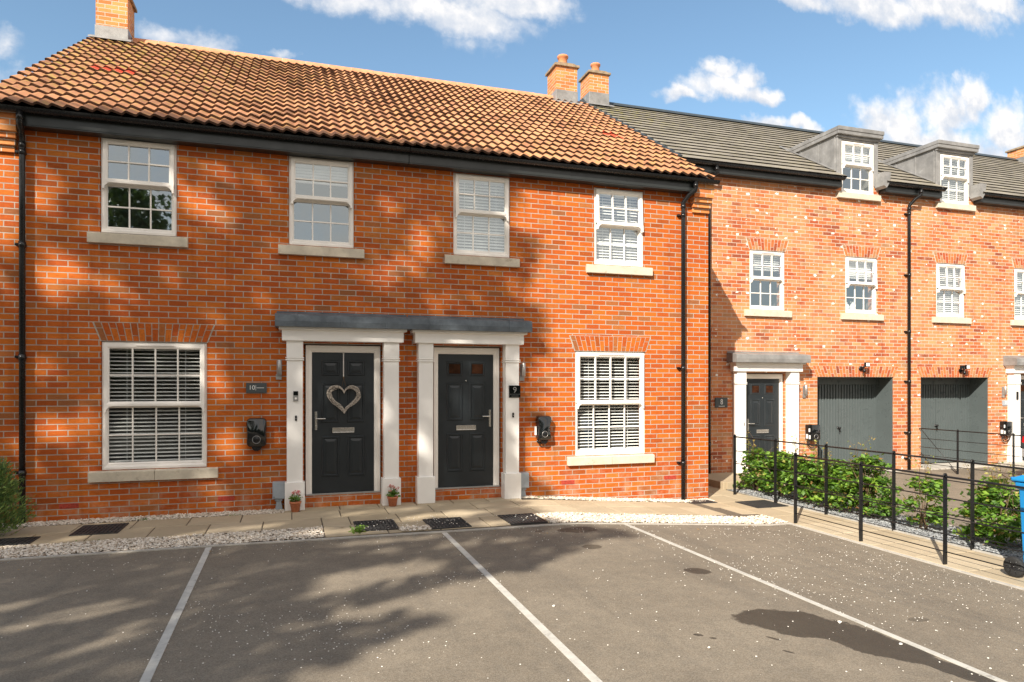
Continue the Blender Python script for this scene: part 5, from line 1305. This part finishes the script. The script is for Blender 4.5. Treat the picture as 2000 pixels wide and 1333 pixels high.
def broadleaf(name, trunk, top, n, ymin, ymax, box, label, lf=.20, test=None):
    x, y = trunk; t = empty(name, (x, y, 0), label, 'tree', 'tall trees behind the viewer')
    P = []; tot = 0
    while tot < n:
        a = rng.uniform(box[0], box[1], 40000); b_ = rng.uniform(box[2], box[3], 40000); k = rng.uniform(ymin, ymax, 40000)
        Q = np.stack([a - .98*k, -k, b_ + .95*k], 1)
        # loose clusters of leaves with gaps between them
        c = np.sin(Q[:,0]*1.9+Q[:,2]*.7)+np.sin(Q[:,1]*2.3-Q[:,2]*1.1)+np.sin(Q[:,2]*2.6+Q[:,0]*1.3)
        keep = (c > -1.6)
        if test is not None: keep &= test(a, b_)
        Q = Q[keep]; P.append(Q); tot += len(Q)
    P = np.concatenate(P)[:n]
    lo, hi = P[:, 2].min(), P[:, 2].max(); c0 = P.mean(0)
    m = MB(); base = Vector((x, y, -.1)); crown = Vector((float(c0[0]), float(c0[1]), float(lo+(hi-lo)*.45)))
    m.tube([base, base.lerp(crown, .35)+Vector((.2, 0, .5)), crown.lerp(Vector((x, y, crown.z)), .3), Vector((float(c0[0]), float(c0[1]), float(hi-1)))], [.38, .30, .20, .05], 12)
    for i in rng.integers(0, len(P), 46):
        e = Vector([float(q) for q in P[i]]); s_ = base.lerp(crown, random.uniform(.55, 1.0)); mid = s_.lerp(e, .5)+Vector((0, 0, .4)); m.tube([s_, mid, e], [.10, .05, .012], 6)
    m.build('trunk', M['bark'], t); leaves('crown', P, lf, M['treeleaf'], t, .0, .8)
    return t
broadleaf('ash_tree', (-14.5, -15.5), 22, 30000, 12.5, 18.5, (-6, 7.2, -8.5, 5.2), 'tall leafy tree across the road whose shade dapples the house fronts', .23, wanted)
def far_shrubs():
    for i, (x, y, r, h, g) in enumerate([(-6.4, -17.5, 2.3, 9.3, 3.0), (-9.5, -31, 5.5, 13.5, .3), (2.5, -31, 4.5, 7, .3), (12, -30, 4.5, 8, .3), (-22, -30, 5, 10, .3), (24, -28, 5, 8, .3)]):
        n = 9000; u = rng.normal(0, 1, (n, 3)); u /= np.linalg.norm(u, axis=1)[:, None]; rr = rng.uniform(.45, 1, (n, 1))**.6
        P = u*rr*[r, r, (h-g)/2] + [x, y, g+(h-g)/2]; c = np.sin(P[:,0]*2.1)+np.sin(P[:,1]*2.4)+np.sin(P[:,2]*2.8); P = P[c > -.9]
        t = empty('round_tree', (x, y, 0), ['leafy tree mirrored in the upper left window', 'broad tree behind the viewer on the left', 'broad tree behind the viewer opposite door nine', 'broad tree behind the viewer on the right', 'largest tree far to the left behind the viewer', 'broad tree behind the viewer at the far right'][i], 'tree', 'round trees behind the viewer')
        m = MB(); m.tube([(x, y, -.1), (x+.1, y, h*.4), (x, y, h*.8)], [.22, .15, .04], 10)
        for k in range(14):
            e = P[random.randrange(len(P))]; m.tube([(x, y, h*random.uniform(.25, .6)), (float(e[0]+x)/2, float(e[1]+y)/2, float(e[2])*.9+.2), tuple(float(q) for q in e)], [.07, .04, .01], 5)
        m.build('trunk', M['bark'], t); leaves('crown', P, .34 if i else .22, M['treeleaf'], t, 0, .8)
far_shrubs()
def wood():
    n = 42000; x = rng.uniform(-80, 80, n); z = rng.uniform(0, 1, n)*(6.2+1.3*np.sin(x*.35)+.8*np.sin(x*.9+2)); y = rng.uniform(-38, -34, n)
    o = leaves('woodland', np.stack([x, y, z], 1), .75, M['treeleaf'], None, 0, .85); tag(o, 'dense green woodland far behind the viewer', kind='stuff')
wood()
